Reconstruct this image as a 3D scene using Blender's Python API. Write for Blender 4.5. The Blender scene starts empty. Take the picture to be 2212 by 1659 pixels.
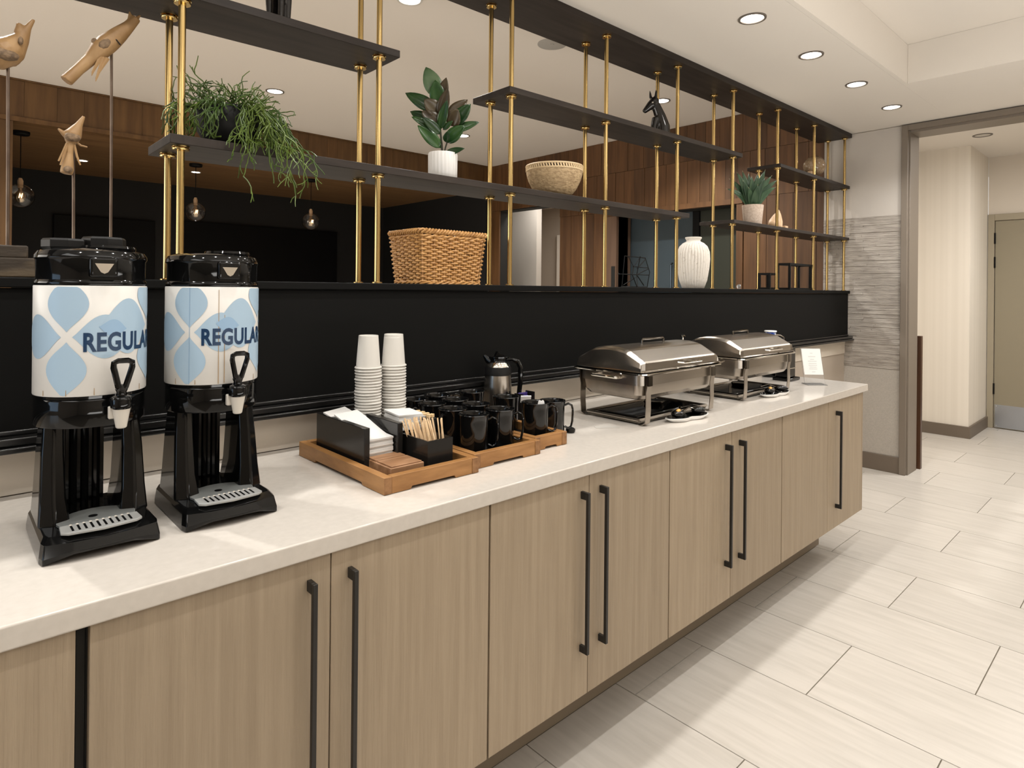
import bpy, bmesh, math, random
from mathutils import Vector, Matrix, noise
R = math.radians
PI = math.pi
rnd = random.Random(7)
scene = bpy.context.scene
COL = scene.collection

# ---------------------------------------------------------------- camera, world, light, exposure
W_, H_ = 2212.0, 1659.0
F_PX, YAW, PITCH, ROLL, CX, CY = 1340.0847, 47.1913, .0665, .5661, 1106.0, 623.5364
cam_d = bpy.data.cameras.new('camera'); cam = bpy.data.objects.new('camera', cam_d); COL.objects.link(cam)
fw = Vector((math.cos(R(PITCH)) * math.cos(R(YAW)), math.cos(R(PITCH)) * math.sin(R(YAW)), math.sin(R(PITCH))))
rt = Vector((math.sin(R(YAW)), -math.cos(R(YAW)), 0)); up = rt.cross(fw)
r2 = rt * math.cos(R(ROLL)) + up * math.sin(R(ROLL)); u2 = up * math.cos(R(ROLL)) - rt * math.sin(R(ROLL))
cam.matrix_world = Matrix(((r2.x, u2.x, -fw.x, 0), (r2.y, u2.y, -fw.y, -1.2114), (r2.z, u2.z, -fw.z, 1.4204), (0, 0, 0, 1)))
cam_d.sensor_fit = 'HORIZONTAL'; cam_d.sensor_width = 36.0
cam_d.lens = 36.0 * F_PX / W_
cam_d.shift_x = (W_ / 2 - CX) / W_
cam_d.shift_y = -(H_ / 2 - CY) / W_
cam_d.clip_start = .02; cam_d.clip_end = 60
scene.camera = cam

world = bpy.data.worlds.new('world'); scene.world = world; world.use_nodes = True
bg = world.node_tree.nodes['Background']
bg.inputs[0].default_value = (1.0, .93, .84, 1); bg.inputs[1].default_value = .5
vs = scene.view_settings
vs.view_transform = 'Standard'; vs.look = 'None'; vs.gamma = 1.0; vs.use_curve_mapping = False
vs.exposure = 0.25
scene.display_settings.display_device = 'sRGB'

WARM = (1.0, .98, .945)

def area_light(name, loc, size, size_y, power, color=WARM, rot=(0, 0, 0)):
    d = bpy.data.lights.new(name, 'AREA'); d.shape = 'RECTANGLE'; d.size = size; d.size_y = size_y
    d.energy = power; d.color = color
    o = bpy.data.objects.new(name, d); o.location = loc; o.rotation_euler = rot; COL.objects.link(o); return o

def spot_light(name, loc, power, angle=130, blend=.7, radius=.035, color=WARM, parent=None):
    d = bpy.data.lights.new(name, 'SPOT'); d.energy = power; d.spot_size = R(angle); d.spot_blend = blend
    d.shadow_soft_size = radius; d.color = color
    o = bpy.data.objects.new(name, d); o.location = loc; COL.objects.link(o)
    return o

P_DOWN, P_AREA, P_DINE = 17, 15, 125
area_light('ambient_fill', (.6, -2.6, 2.90), 2.6, 1.2, P_AREA)  # soft fills added out of view, raising the ambient light
area_light('ambient_fill', (3.2, -3.2, 2.90), 2.6, 1.2, P_AREA)
area_light('ambient_fill', (-1.6, -1.0, 2.60), 1.0, 1.4, 16)
area_light('ceiling_fill', (1.6, -2.3, .8), 4.0, 1.0, 85, WARM, (R(180), 0, 0))  # added upward fill, out of view, brightens the ceiling
area_light('blue_reflection_fill', (-3.3, .2, 1.6), 1.2, 1.5, 12, (.45, .70, 1.0), (0, R(-90), 0))  # added bluish panel out of view, for the blue streak on the urns
area_light('hall_fill', (6.45, -1.05, 2.80), .9, .9, 44, (1.0, .97, .93))  # added fill out of view, brightens the hall walls
area_light('dining_fill', (-3.4, 3.2, 1.7), 2.2, 3.4, 80, (1.0, .95, .88), (0, R(-90), 0))  # warm fill added at the left wall to light dining ceiling and posts
area_light('corridor_fill', (7.3, 4.9, 2.85), .8, .8, 34, (1.0, .97, .93))  # unseen fills added to lift the corridor walls
area_light('corridor_fill', (6.0, 4.7, 2.85), .3, .8, 16, (1.0, .97, .93))

# ---------------------------------------------------------------- materials
def M(name, col, rough=.5, metal=0.0, col2=None, scale=8.0, stretch=(1, 1, 1), detail=3, bump=0.0, bscale=None,
      bstretch=None, coat=0.0, spec=.5, trans=0.0, emit=0.0, vary=0.0, ramp=(.35, .65), aniso=0.0, ior=1.45, wave=None, sss=0.0):
    m = bpy.data.materials.new(name); m.use_nodes = True
    nt = m.node_tree; n = nt.nodes; l = nt.links
    b = n['Principled BSDF']
    b.inputs['Base Color'].default_value = (*col, 1); b.inputs['Roughness'].default_value = rough
    b.inputs['Metallic'].default_value = metal; b.inputs['Coat Weight'].default_value = coat
    b.inputs['Coat Roughness'].default_value = .06
    b.inputs['Specular IOR Level'].default_value = spec; b.inputs['Transmission Weight'].default_value = trans
    b.inputs['IOR'].default_value = ior
    if sss: b.inputs['Subsurface Weight'].default_value = sss
    if emit:
        b.inputs['Emission Color'].default_value = (*col, 1); b.inputs['Emission Strength'].default_value = emit
    tc = n.new('ShaderNodeTexCoord')
    def mapped(st, sc):
        mp = n.new('ShaderNodeMapping'); mp.inputs['Scale'].default_value = [s * sc for s in st]
        if vary:
            oi = n.new('ShaderNodeObjectInfo'); ml = n.new('ShaderNodeMath'); ml.operation = 'MULTIPLY'
            ml.inputs[1].default_value = 37.0; l.new(oi.outputs['Random'], ml.inputs[0])
            cb = n.new('ShaderNodeCombineXYZ')
            for i in range(3): l.new(ml.outputs[0], cb.inputs[i])
            l.new(cb.outputs[0], mp.inputs['Location'])
        l.new(tc.outputs['Object'], mp.inputs['Vector']); return mp
    last = None
    if col2 is not None:
        mp = mapped(stretch, scale)
        if wave:
            t = n.new('ShaderNodeTexWave'); t.wave_type = 'BANDS'; t.bands_direction = wave; t.inputs['Scale'].default_value = 1.0
            t.inputs['Distortion'].default_value = 6.0; t.inputs['Detail'].default_value = 3; t.inputs['Detail Scale'].default_value = 1.5
        else:
            t = n.new('ShaderNodeTexNoise'); t.inputs['Scale'].default_value = 1.0; t.inputs['Detail'].default_value = detail
        l.new(mp.outputs[0], t.inputs['Vector'])
        cr = n.new('ShaderNodeValToRGB'); cr.color_ramp.elements[0].position = ramp[0]; cr.color_ramp.elements[1].position = ramp[1]
        cr.color_ramp.elements[0].color = (*col, 1); cr.color_ramp.elements[1].color = (*col2, 1)
        l.new(t.outputs['Fac'] if 'Fac' in t.outputs else t.outputs[0], cr.inputs[0]); last = cr.outputs[0]
    if vary:
        hs = n.new('ShaderNodeHueSaturation'); oi = n.new('ShaderNodeObjectInfo'); mr = n.new('ShaderNodeMapRange')
        mr.inputs['To Min'].default_value = 1 - vary; mr.inputs['To Max'].default_value = 1 + vary
        l.new(oi.outputs['Random'], mr.inputs[0]); l.new(mr.outputs[0], hs.inputs['Value'])
        if last is not None: l.new(last, hs.inputs['Color'])
        else: hs.inputs['Color'].default_value = (*col, 1)
        last = hs.outputs[0]
    if last is not None: l.new(last, b.inputs['Base Color'])
    if bump:
        mp = mapped(bstretch or stretch, bscale or scale)
        t = n.new('ShaderNodeTexNoise'); t.inputs['Scale'].default_value = 1.0; t.inputs['Detail'].default_value = 4
        l.new(mp.outputs[0], t.inputs['Vector'])
        bp = n.new('ShaderNodeBump'); bp.inputs['Strength'].default_value = bump; bp.inputs['Distance'].default_value = .004
        l.new(t.outputs[0], bp.inputs['Height']); l.new(bp.outputs[0], b.inputs['Normal'])
    return m

MT = dict(
 quartz=M('pale quartz', (.61, .563, .508), .13, col2=(.56, .516, .463), scale=60, detail=5, ramp=(.3, .8), spec=.5),
 cab=M('greige oak veneer', (.322, .250, .172), .5, col2=(.392, .310, .218), scale=34, stretch=(1.9, 1.9, .07), detail=8, bump=.5, bscale=110, bstretch=(1.5, 1.5, .06), vary=.05, ramp=(.30, .72)),
 cabd=M('plinth greige laminate', (.27, .215, .155), .55),
 gap=M('shadow gap board', (.010, .009, .007), .7),
 blackmetal=M('matte black metal', (.016, .014, .012), .42),
 blackpanel=M('satin black panel', (.0046, .0044, .0040), .65, spec=.10),
 blackled=M('black lacquer rail', (.009, .0085, .008), .2),
 brass=M('polished brass', (.60, .43, .185), .19, 1.0, col2=(.56, .40, .165), scale=6, stretch=(1, 1, .05)),
 shelf=M('dark stained shelf', (.020, .015, .012), .5, col2=(.034, .026, .021), scale=30, stretch=(.1, 1, 1), detail=5, spec=.22),
 walnutwall=M('walnut plank', (.075, .033, .0115), .5, col2=(.135, .063, .023), scale=22, stretch=(1, 1, .07), detail=8, bump=.12, bscale=60, vary=.22, ramp=(.3, .7)),
 fascia=M('oak fascia plank', (.078, .036, .011), .5, col2=(.140, .072, .024), scale=18, stretch=(1, 1, .10), detail=8, bump=.1, bscale=50, vary=.12, ramp=(.3, .7)),
 woodceil=M('dark oak soffit', (.165, .085, .034), .5, col2=(.22, .12, .05), scale=5, stretch=(.3, 2, 1), detail=5),
 darkwood=M('dark walnut edge', (.055, .024, .012), .35, col2=(.08, .035, .016), scale=20, stretch=(1, 1, .1)),
 ceil=M('warm white ceiling paint', (.75, .70, .635), .9),
 ceil2=M('ceiling paint dining', (.70, .645, .585), .9),
 graywall=M('warm grey wall paint', (.56, .515, .465), .85, bump=.15, bscale=300),
 stonestrip=M('split stone strips', (.46, .415, .365), .8, col2=(.30, .265, .23), scale=14, stretch=(1, .6, 5), detail=9, bump=1.0, bscale=60, bstretch=(1, .5, 4), vary=.1, ramp=(.35, .7)),
 lowwall=M('pale textured wallcover', (.46, .42, .37), .85, col2=(.41, .375, .33), scale=120, bump=.3, bscale=220),
 base=M('taupe baseboard', (.155, .122, .092), .5),
 frame=M('taupe door casing', (.20, .165, .13), .45),
 paper=M('striped wallpaper', (.80, .74, .65), .85, col2=(.755, .695, .605), scale=26, stretch=(1, 1, .004), detail=2),
 creamwall=M('cream wall', (.70, .63, .54), .85),
 doorleaf=M('khaki door leaf', (.29, .25, .175), .55),
 doorframe=M('khaki door frame', (.36, .31, .225), .55),
 steel=M('brushed kick plate', (.52, .55, .60), .3, 1.0),
 tile=M('pale travertine look tile', (.60, .558, .505), .30, col2=(.515, .478, .428), scale=7, stretch=(6, .55, 1), detail=9, bump=.05, bscale=40, vary=.035, ramp=(.35, .75)),
 grout=M('grey grout', (.20, .17, .13), .9),
 backsplash=M('stone upstand', (.70, .62, .52), .4, col2=(.64, .565, .47), scale=8, stretch=(.4, 1, 2), detail=6),
 gloss=M('glossy black plastic', (.003, .003, .003), .07, spec=.42),
 gloss2=M('black plastic textured', (.010, .0095, .009), .45, spec=.25),
 wrap=M('printed white wrap', (.66, .64, .605), .30),
 petal=M('light blue print', (.34, .46, .57), .30),
 petal2=M('mid blue print', (.25, .38, .53), .30),
 navy=M('navy print', (.006, .030, .080), .30),
 stain=M('coffee stain', (.34, .22, .10), .35),
 grate=M('grey drip tray plastic', (.30, .30, .29), .32),
 grated=M('dark grey tray plastic', (.135, .14, .135), .3),
 spoutw=M('milky spout', (.56, .52, .46), .3),
 tray=M('honey teak', (.25, .115, .034), .45, col2=(.40, .20, .070), scale=12, stretch=(.7, .7, 4), detail=6, bump=.12, bscale=60, ramp=(.3, .7)),
 trayend=M('dark teak end grain', (.20, .095, .035), .5, col2=(.30, .15, .06), scale=60, detail=4),
 traydark=M('black tray liner', (.006, .005, .004), .45),
 block=M('walnut block', (.22, .105, .045), .5, col2=(.38, .21, .11), scale=16, stretch=(.5, 2, 2), detail=6),
 blackbox=M('black acrylic', (.012, .011, .010), .2),
 napkin=M('white paper napkin', (.66, .645, .62), .9, bump=.2, bscale=250),
 cup=M('white paper cup', (.60, .575, .53), .6),
 stick=M('birch stirrer', (.68, .46, .25), .6, col2=(.78, .58, .37), scale=60, vary=.1),
 sugar=M('tan sugar cube', (.62, .42, .20), .8, col2=(.72, .52, .30), scale=200),
 mug=M('glossy black mug', (.004, .004, .004), .07, spec=.6),
 chrome=M('brushed stainless', (.44, .40, .35), .27, 1.0, col2=(.40, .36, .315), scale=40, stretch=(.05, 1, 1), detail=3),
 chromep=M('polished steel', (.70, .67, .62), .08, 1.0),
 steeld=M('dark polished steel', (.18, .165, .145), .12, 1.0),
 acr2=M('clear film slip', (.55, .52, .47), .15),
 acr=M('clear acrylic', (.92, .92, .92), .05, trans=.92),
 white=M('white print paper', (.85, .84, .82), .6),
 grey=M('grey ink', (.42, .42, .42), .7),
 blue=M('blue enamel', (.01, .06, .38), .3, col2=(.65, .70, .78), scale=22, ramp=(.5, .55)),
 purple=M('purple packet', (.045, .03, .16), .35),
 pink=M('pink packet print', (.35, .06, .20), .35),
 copper=M('copper gold food', (.60, .33, .09), .35, .3),
 wicker=M('honey wicker', (.32, .15, .040), .5, col2=(.52, .285, .098), scale=45, detail=3, ramp=(.3, .7)),
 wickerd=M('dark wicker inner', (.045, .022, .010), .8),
 bowl=M('carved tan bowl', (.42, .30, .165), .7, col2=(.30, .205, .108), scale=55, stretch=(1, 1, 1.8), detail=2, bump=1.0, bscale=75, ramp=(.4, .6)),
 bowlr=M('pale bowl rim', (.58, .43, .25), .6),
 dark=M('dark notch', (.02, .013, .008), .8),
 potw=M('white fluted ceramic', (.66, .64, .61), .5),
 vase=M('chalky ribbed vase', (.50, .455, .40), .85, col2=(.68, .635, .57), scale=70, detail=4, bump=.25, bscale=90, ramp=(.28, .40)),
 potp=M('speckled blush pot', (.50, .39, .31), .8, col2=(.62, .51, .42), scale=90, bump=.35, bscale=120),
 soil=M('dark soil', (.02, .014, .009), .9),
 rubber=M('rubber plant leaf', (.012, .040, .012), .22, col2=(.030, .075, .018), scale=18, spec=.5, vary=.3),
 rubberu=M('rubber plant underside', (.050, .034, .016), .3, col2=(.075, .055, .028), scale=20, vary=.2),
 rubberl=M('young pale leaf', (.065, .125, .055), .3, col2=(.14, .21, .11), scale=14, stretch=(1, 1, 1)),
 stemg=M('plant stem', (.022, .022, .010), .5),
 rhip=M('rhipsalis stem', (.028, .058, .006), .45, col2=(.085, .125, .016), scale=9, vary=.1),
 agave=M('agave leaf', (.022, .056, .026), .45, col2=(.055, .105, .050), scale=30, stretch=(1, 1, .3), vary=.2),
 agtip=M('agave tip', (.35, .32, .18), .5),
 ebony=M('polished ebony', (.012, .010, .009), .16, spec=.6),
 iron=M('black iron', (.005, .0045, .004), .55, spec=.2),
 drift=M('teak driftwood', (.22, .120, .045), .55, col2=(.34, .205, .09), scale=22, stretch=(1, 1, .5), detail=6, bump=.25, bscale=60),
 driftd=M('weathered carving', (.10, .062, .033), .7, col2=(.23, .15, .085), scale=90, detail=5, bump=.7, bscale=120),
 rod=M('aged steel rod', (.16, .12, .09), .4, .8, col2=(.09, .06, .045), scale=12),
 carved=M('dark carved block', (.030, .020, .011), .7, col2=(.085, .060, .034), scale=5, stretch=(1, 1, 3.0), detail=2, bump=.6, bscale=20, ramp=(.45, .55)),
 ceramic=M('caramel glazed ceramic', (.27, .185, .11), .18, col2=(.36, .26, .165), scale=90, coat=.3),
 pale=M('pale carved wood', (.58, .38, .22), .6, col2=(.68, .48, .30), scale=25, stretch=(1, 1, .4), bump=.3, bscale=50),
 glass=M('clear globe glass', (1, 1, 1), .0, trans=1.0, ior=1.45),
 bulb=M('warm filament', (1.0, .62, .28), .4, emit=9.0),
 bulbglass=M('smoked bulb', (.55, .42, .28), .08, .75),
 lamp=M('lit diffuser', (1.0, .93, .84), .4, emit=14.0),
 ring=M('grey trim ring', (.14, .12, .10), .4),
 ringw=M('white trim ring', (.55, .52, .47), .5),
 speaker=M('speaker grille', (.36, .34, .31), .8, bump=.3, bscale=400),
 vent=M('painted vent', (.50, .43, .36), .8),
 alcove=M('charcoal alcove paint', (.0105, .0100, .0095), .7),
 tv=M('black screen', (.0012, .0012, .0014), .5, spec=.2),
 hallwhite=M('greige corridor wall', (.50, .455, .40), .85),
 hallbeige=M('beige corridor wall', (.40, .335, .27), .85),
 bluedoor=M('slate blue door', (.050, .068, .080), .4),
 greendoor=M('dark olive glass', (.034, .037, .027), .3),
 bluebright=M('cobalt reflection strip', (.02, .10, .30), .3),
 diningfloor=M('pale dining floor', (.64, .59, .51), .6, col2=(.58, .53, .46), scale=9),
 jamb=M('brown jamb board', (.115, .066, .042), .5, col2=(.15, .09, .058), scale=12, stretch=(1, 1, .1), detail=5),
)

# ---------------------------------------------------------------- mesh helpers
OFF = {}
def thing(name, label, cat, loc=(0, 0, 0), rot=0.0, group=None):
    o = bpy.data.objects.new(name, None); COL.objects.link(o); o.location = loc; o.rotation_euler = (0, 0, rot)
    o.empty_display_size = .05
    o['label'] = label; o['category'] = cat
    if group: o['group'] = group
    OFF[o.name] = Vector((0, 0, 0)); return o
def wthing(name, label, cat, loc, group=None):       # parts of this thing are written in world coordinates
    o = thing(name, label, cat, loc, 0, group); OFF[o.name] = Vector(loc); return o
def tag(o, label, cat, group=None):
    o['label'] = label; o['category'] = cat
    if group: o['group'] = group
    return o
def struct(o):
    o['kind'] = 'structure'; return o

class B:
    def __init__(s): s.b = bmesh.new()
    def box(s, x0, x1, y0, y1, z0, z1, mat=None):
        vs_ = [s.b.verts.new(v) for v in ((x0,y0,z0),(x1,y0,z0),(x1,y1,z0),(x0,y1,z0),(x0,y0,z1),(x1,y0,z1),(x1,y1,z1),(x0,y1,z1))]
        if mat is not None:
            for v in vs_: v.co = mat @ v.co
        for f in ((3,2,1,0),(4,5,6,7),(0,1,5,4),(1,2,6,5),(2,3,7,6),(3,0,4,7)): s.b.faces.new([vs_[i] for i in f])
        return s
    def prism(s, poly, fn0, fn1):                     # poly: 2D points, fn0/fn1 map them to the two ends
        a = [s.b.verts.new(fn0(*p)) for p in poly]; c = [s.b.verts.new(fn1(*p)) for p in poly]
        n = len(poly); s.b.faces.new(a[::-1]); s.b.faces.new(c)
        for i in range(n): s.b.faces.new((a[i], a[(i+1) % n], c[(i+1) % n], c[i]))
        return s
    def lathe(s, prof, c=(0, 0, 0), seg=32, mod=None, a0=0.0, a1=2*PI):
        full = abs(a1 - a0 - 2*PI) < 1e-6; cols = seg if full else seg + 1; rings = []
        for r_, z in prof:
            ring = []
            if r_ < 1e-6: v = s.b.verts.new((c[0], c[1], c[2] + z)); ring = [v] * cols
            else:
                for i in range(cols):
                    a = a0 + (a1 - a0) * i / seg; k = mod(a, z) if mod else 1.0
                    ring.append(s.b.verts.new((c[0] + r_*k*math.cos(a), c[1] + r_*k*math.sin(a), c[2] + z)))
            rings.append(ring)
        for p, q in zip(rings, rings[1:]):
            for i in range(seg):
                j = (i + 1) % cols; vs_ = []
                for v in (p[i], p[j], q[j], q[i]):
                    if v not in vs_: vs_.append(v)
                if len(vs_) > 2:
                    try: s.b.faces.new(vs_)
                    except ValueError: pass
        return s
    def tube(s, pts, rad, seg=8, caps=True, flat=1.0):
        pts = [Vector(p) for p in pts]; n = len(pts)
        rads = rad if isinstance(rad, (list, tuple)) else [rad] * n
        up_ = None; rings = []
        for i, p in enumerate(pts):
            t = (pts[min(i+1, n-1)] - pts[max(i-1, 0)])
            t = t.normalized() if t.length > 1e-9 else Vector((0, 0, 1))
            if up_ is None:
                up_ = Vector((0, 0, 1)) if abs(t.z) < .9 else Vector((1, 0, 0))
            x = t.cross(up_); x = x.normalized() if x.length > 1e-6 else t.orthogonal().normalized()
            y = x.cross(t).normalized(); up_ = y
            rings.append([s.b.verts.new(p + (x*math.cos(2*PI*k/seg) + y*math.sin(2*PI*k/seg)*flat)*rads[i]) for k in range(seg)])
        for p, q in zip(rings, rings[1:]):
            for k in range(seg): s.b.faces.new((p[k], p[(k+1) % seg], q[(k+1) % seg], q[k]))
        if caps: s.b.faces.new(rings[0][::-1]); s.b.faces.new(rings[-1])
        return s
    def ball(s, c, r_, sc=(1, 1, 1), sub=2, rot=None):
        m = Matrix.Translation(c) @ (rot or Matrix.Identity(4)) @ Matrix.Diagonal((r_*sc[0], r_*sc[1], r_*sc[2], 1))
        bmesh.ops.create_icosphere(s.b, subdivisions=sub, radius=1.0, matrix=m); return s
    def cyl(s, c, r_, z0, z1, seg=24):
        return s.lathe([(0, z0), (r_, z0), (r_, z1), (0, z1)], c, seg)
    def xf(s, m):
        for v in s.b.verts: v.co = m @ v.co
        return s

def obj(name, b, mat, parent=None, bev=0.0, smooth=None, ang=35, kind=None, bseg=2):
    me = bpy.data.meshes.new(name); bm = b.b
    off = OFF.get(parent.name, Vector((0, 0, 0))) if parent else Vector((0, 0, 0))
    if off.length > 0:
        for v in bm.verts: v.co -= off
    bmesh.ops.recalc_face_normals(bm, faces=bm.faces[:])
    bm.to_mesh(me); bm.free()
    me.materials.append(MT[mat] if isinstance(mat, str) else mat)
    if smooth is None or smooth:
        for p in me.polygons: p.use_smooth = True
        me.set_sharp_from_angle(angle=R(ang))
    o = bpy.data.objects.new(name, me); COL.objects.link(o)
    if parent: o.parent = parent
    OFF[o.name] = off
    if bev:
        md = o.modifiers.new('bevel', 'BEVEL'); md.width = bev; md.segments = bseg; md.limit_method = 'ANGLE'; md.angle_limit = R(40)
        md.harden_normals = False
    if kind: o['kind'] = kind
    return o

def dup(root, loc, rot=None, label=None, group=None):
    def cp(o, par):
        c = o.copy(); COL.objects.link(c)
        if par: c.parent = par
        for ch in kids(o): cp(ch, c)
        return c
    c = cp(root, None); c.location = loc
    if rot is not None: c.rotation_euler = (0, 0, rot) if not isinstance(rot, tuple) else rot
    if label: c['label'] = label
    if group: c['group'] = group
    return c
CH = {}
def kids(o): return [x for x in bpy.data.objects if x.parent == o]

def RZ(a, c=(0, 0, 0)): return Matrix.Translation(c) @ Matrix.Rotation(a, 4, 'Z') @ Matrix.Translation([-x for x in c])

# ================================================================ SETTING
XW = 5.56; ZC = 2.733; ZD = 3.10
# floor: grout slab with every tile a piece
fl = struct(obj('floor', B().box(-3.6, 9.6, -5.1, 8.6, -.08, -.004), 'grout'))
L0, DL, J0, DJ = 1.3604, .4496, .0861, .8088
def tile_mesh(w, d):
    b = B().box(0.002, w-.002, 0.002, d-.002, -.004, 0)
    me = bpy.data.meshes.new('tile')
    bmesh.ops.recalc_face_normals(b.b, faces=b.b.faces[:]); b.b.to_mesh(me); b.b.free(); me.materials.append(MT['tile']); return me
TM = {}
def put_tile(x0, x1, y0, y1):
    if x1 - x0 < .02 or y1 - y0 < .02: return
    k = (round(x1-x0, 3), round(y1-y0, 3))
    if k not in TM: TM[k] = tile_mesh(*k)
    o = bpy.data.objects.new('tile', TM[k]); COL.objects.link(o); o.parent = fl; o.location = (x0, y0, 0)
for r_ in range(-4, 17):
    x0 = L0 + r_*DL; x1 = x0 + DL
    ph = J0 if r_ % 2 else J0 - DJ/2
    ymax = .172 if x1 < 3.7 else .698
    y1 = ph + 2*DJ
    while y1 > -2.7:
        y0 = y1 - DJ
        a, c = y0, min(y1, ymax)
        if c - a > .02: put_tile(x0, x1, a, c)
        y1 = y0
struct(obj('floor_dining', B().box(-3.6, XW, .91, 8.0, -.003, .0), 'diningfloor', smooth=False))
# ceilings
def zc(x): return 2.692 + .0134*(x - 1.98)
def slab(x0, x1, y0, y1, f0, f1, b=None):          # f0/f1: height of underside/top as functions of x
    b = b or B(); v = [b.b.verts.new(p) for p in ((x0,y0,f0(x0)),(x1,y0,f0(x1)),(x1,y1,f0(x1)),(x0,y1,f0(x0)),(x0,y0,f1(x0)),(x1,y0,f1(x1)),(x1,y1,f1(x1)),(x0,y1,f1(x0)))]
    for f in ((3,2,1,0),(4,5,6,7),(0,1,5,4),(1,2,6,5),(2,3,7,6),(3,0,4,7)): b.b.faces.new([v[i] for i in f])
    return b
ZCF = 2.966
cl = slab(-3.6, XW+.02, -.02, .70, zc, lambda x: 3.02)
cl = struct(obj('ceiling', slab(4.44, XW+.02, -5.1, -.0205, zc, lambda x: 3.02, cl), 'ceil', smooth=False))
obj('coffer_side', slab(-3.6, 4.44, -.045, -.021, zc, lambda x: ZCF-.001), 'ceil', cl, smooth=False)
obj('coffer_side', slab(4.415, 4.4395, -5.1, -.046, zc, lambda x: ZCF-.001), 'ceil', cl, smooth=False)
obj('coffer_top', B().box(-3.6, 4.439, -5.1, -.0215, ZCF, 3.01), 'ceil', cl, smooth=False)
struct(obj('ceiling_dining', B().box(-3.6, XW+.1, .66, 5.3, ZD, ZD+.05), 'ceil2', smooth=False))
struct(obj('wall_bulkhead', B().box(-3.6, XW, .702, .905, ZC+.012, ZD-.001), 'ceil2', smooth=False))
# enclosing walls out of frame
struct(obj('wall_left', B().box(-3.65, -3.6, -5.1, 8.3, 0, 3.15), 'creamwall', smooth=False))
struct(obj('wall_front', B().box(-3.6, 9.6, -5.15, -5.1, 0, 3.1), 'creamwall', smooth=False))

# partition under the shelves, with the black panel, its rail and the stone upstand
wb = struct(obj('wall_back', B().box(-3.6, XW-.001, .70, .90, 0, 1.40), 'hallbeige', smooth=False))
obj('black_panel', B().box(-3.6, XW-.02, .668, .70, 1.06, 1.412), 'blackpanel', wb, bev=.002)
obj('panel_cap', B().box(-3.6, XW-.012, .655, .905, 1.413, 1.437), 'blackpanel', wb, bev=.003)
obj('ledge_rail', B().box(-3.6, XW-.004, .632, .70, 1.043, 1.062).box(-3.6, XW-.004, .622, .70, 1.0275, 1.0415).box(-3.6, XW-.01, .664, .70, 1.0625, 1.075), 'blackled', wb, bev=.004, bseg=3)
obj('stone_upstand', B().box(-3.6, XW-.004, .694, .70, .9155, 1.027), 'backsplash', wb)

# right wall: paint, split stone band, pale wallcover, baseboard
wr = struct(obj('wall_right', B().box(XW, XW+.20, .285, .873, 0, ZC+.001).box(XW, XW+.20, .66, .873, ZC+.002, ZD), 'graywall', smooth=False))
obj('lower_wallcover', B().box(XW-.006, XW-.0005, .286, .8725, .13, .815), 'lowwall', wr)
bs = B(); z = .817; k = 0
while z < 2.036:
    h = rnd.uniform(.009, .019); h = min(h, 2.038 - z); y = .287
    while y < .872:
        w = min(rnd.uniform(.15, .5), .872 - y); d = rnd.uniform(.006, .0105)
        bs.box(XW-d, XW-.0005, y+.0008, y+w-.0008, z+.0004, z+h-.0004); y += w
    z += h
obj('stone_strips', bs, 'stonestrip', wr, smooth=False, kind='stuff')
struct(obj('baseboard_right', B().box(XW-.02, XW-.0065, .287, .695, 0, .13), 'base', bev=.003))
# portal casing (trim) with deep jamb
cas = struct(obj('trim_1', B().box(XW-.03, XW, .243, .287, 0, ZC-.001).box(XW-.03, XW, -3.3, .243, 2.69, ZC-.001), 'frame', bev=.003))
obj('jamb', B().box(XW-.0005, XW+.23, .232, .284, 0, 2.689).box(XW-.0005, XW+.23, -3.3, .232, 2.672, 2.732), 'frame', cas, bev=.003)
struct(obj('wall_over_portal', B().box(XW+.001, XW+.229, -3.3, .284, 2.733, 2.95), 'graywall', smooth=False))
struct(obj('wall_portal_side', B().box(XW, XW+.2, -5.1, -3.3, 0, 2.95), 'graywall', smooth=False))
# hallway beyond
struct(obj('ceiling_hall', B().box(XW+.2, 9.6, -5.1, .9, 2.88, 2.95), 'ceil', smooth=False))
struct(obj('wall_hall', B().box(7.436, 8.257, .205, .9, 0, 2.88), 'paper', smooth=False))
struct(obj('wall_hall_side', B().box(XW+.201, 7.436, .70, .9, 0, 2.88), 'creamwall', smooth=False))
struct(obj('wall_hall_end', B().box(8.262, 8.40, -5.1, .2, 0, 2.88).box(8.2605, 8.262, .203, .206, 0, .1), 'creamwall', smooth=False))
struct(obj('baseboard_hall', B().box(7.416, 7.4355, .186, .699, 0, .115).box(7.4356, 8.235, .186, .2045, 0, .115), 'base', bev=.002))
dr = struct(obj('door_2', B().box(8.238, 8.2605, -.90, .137, .006, 2.195), 'doorleaf', bev=.002))
obj('door_frame', B().box(8.228, 8.2612, .143, .2, 0, 2.268).box(8.228, 8.2612, -.97, -.905, 0, 2.268).box(8.228, 8.2612, -.905, .143, 2.20, 2.268), 'doorframe', dr, bev=.004)
obj('kick_plate', B().box(8.235, 8.238, -.885, .130, .012, .252), 'steel', dr)
for zz in (1.70, 1.955, .36): obj('hinge', B().cyl((8.229, .139, 0), .008, zz, zz+.115, 10), 'iron', dr)
for yy, zz in ((.115, .235), (.115, .03), (-.5, .235)): obj('screw', B().ball((8.235, yy, zz), .005, (.4, 1, 1), 1), 'chromep', dr)
tag(obj('leaning_panel', B().box(5.83, 5.875, .215, .250, 0, 1.075), 'darkwood', bev=.002), 'narrow dark brown wooden board standing upright just behind the taupe portal jamb', 'board')

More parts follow.
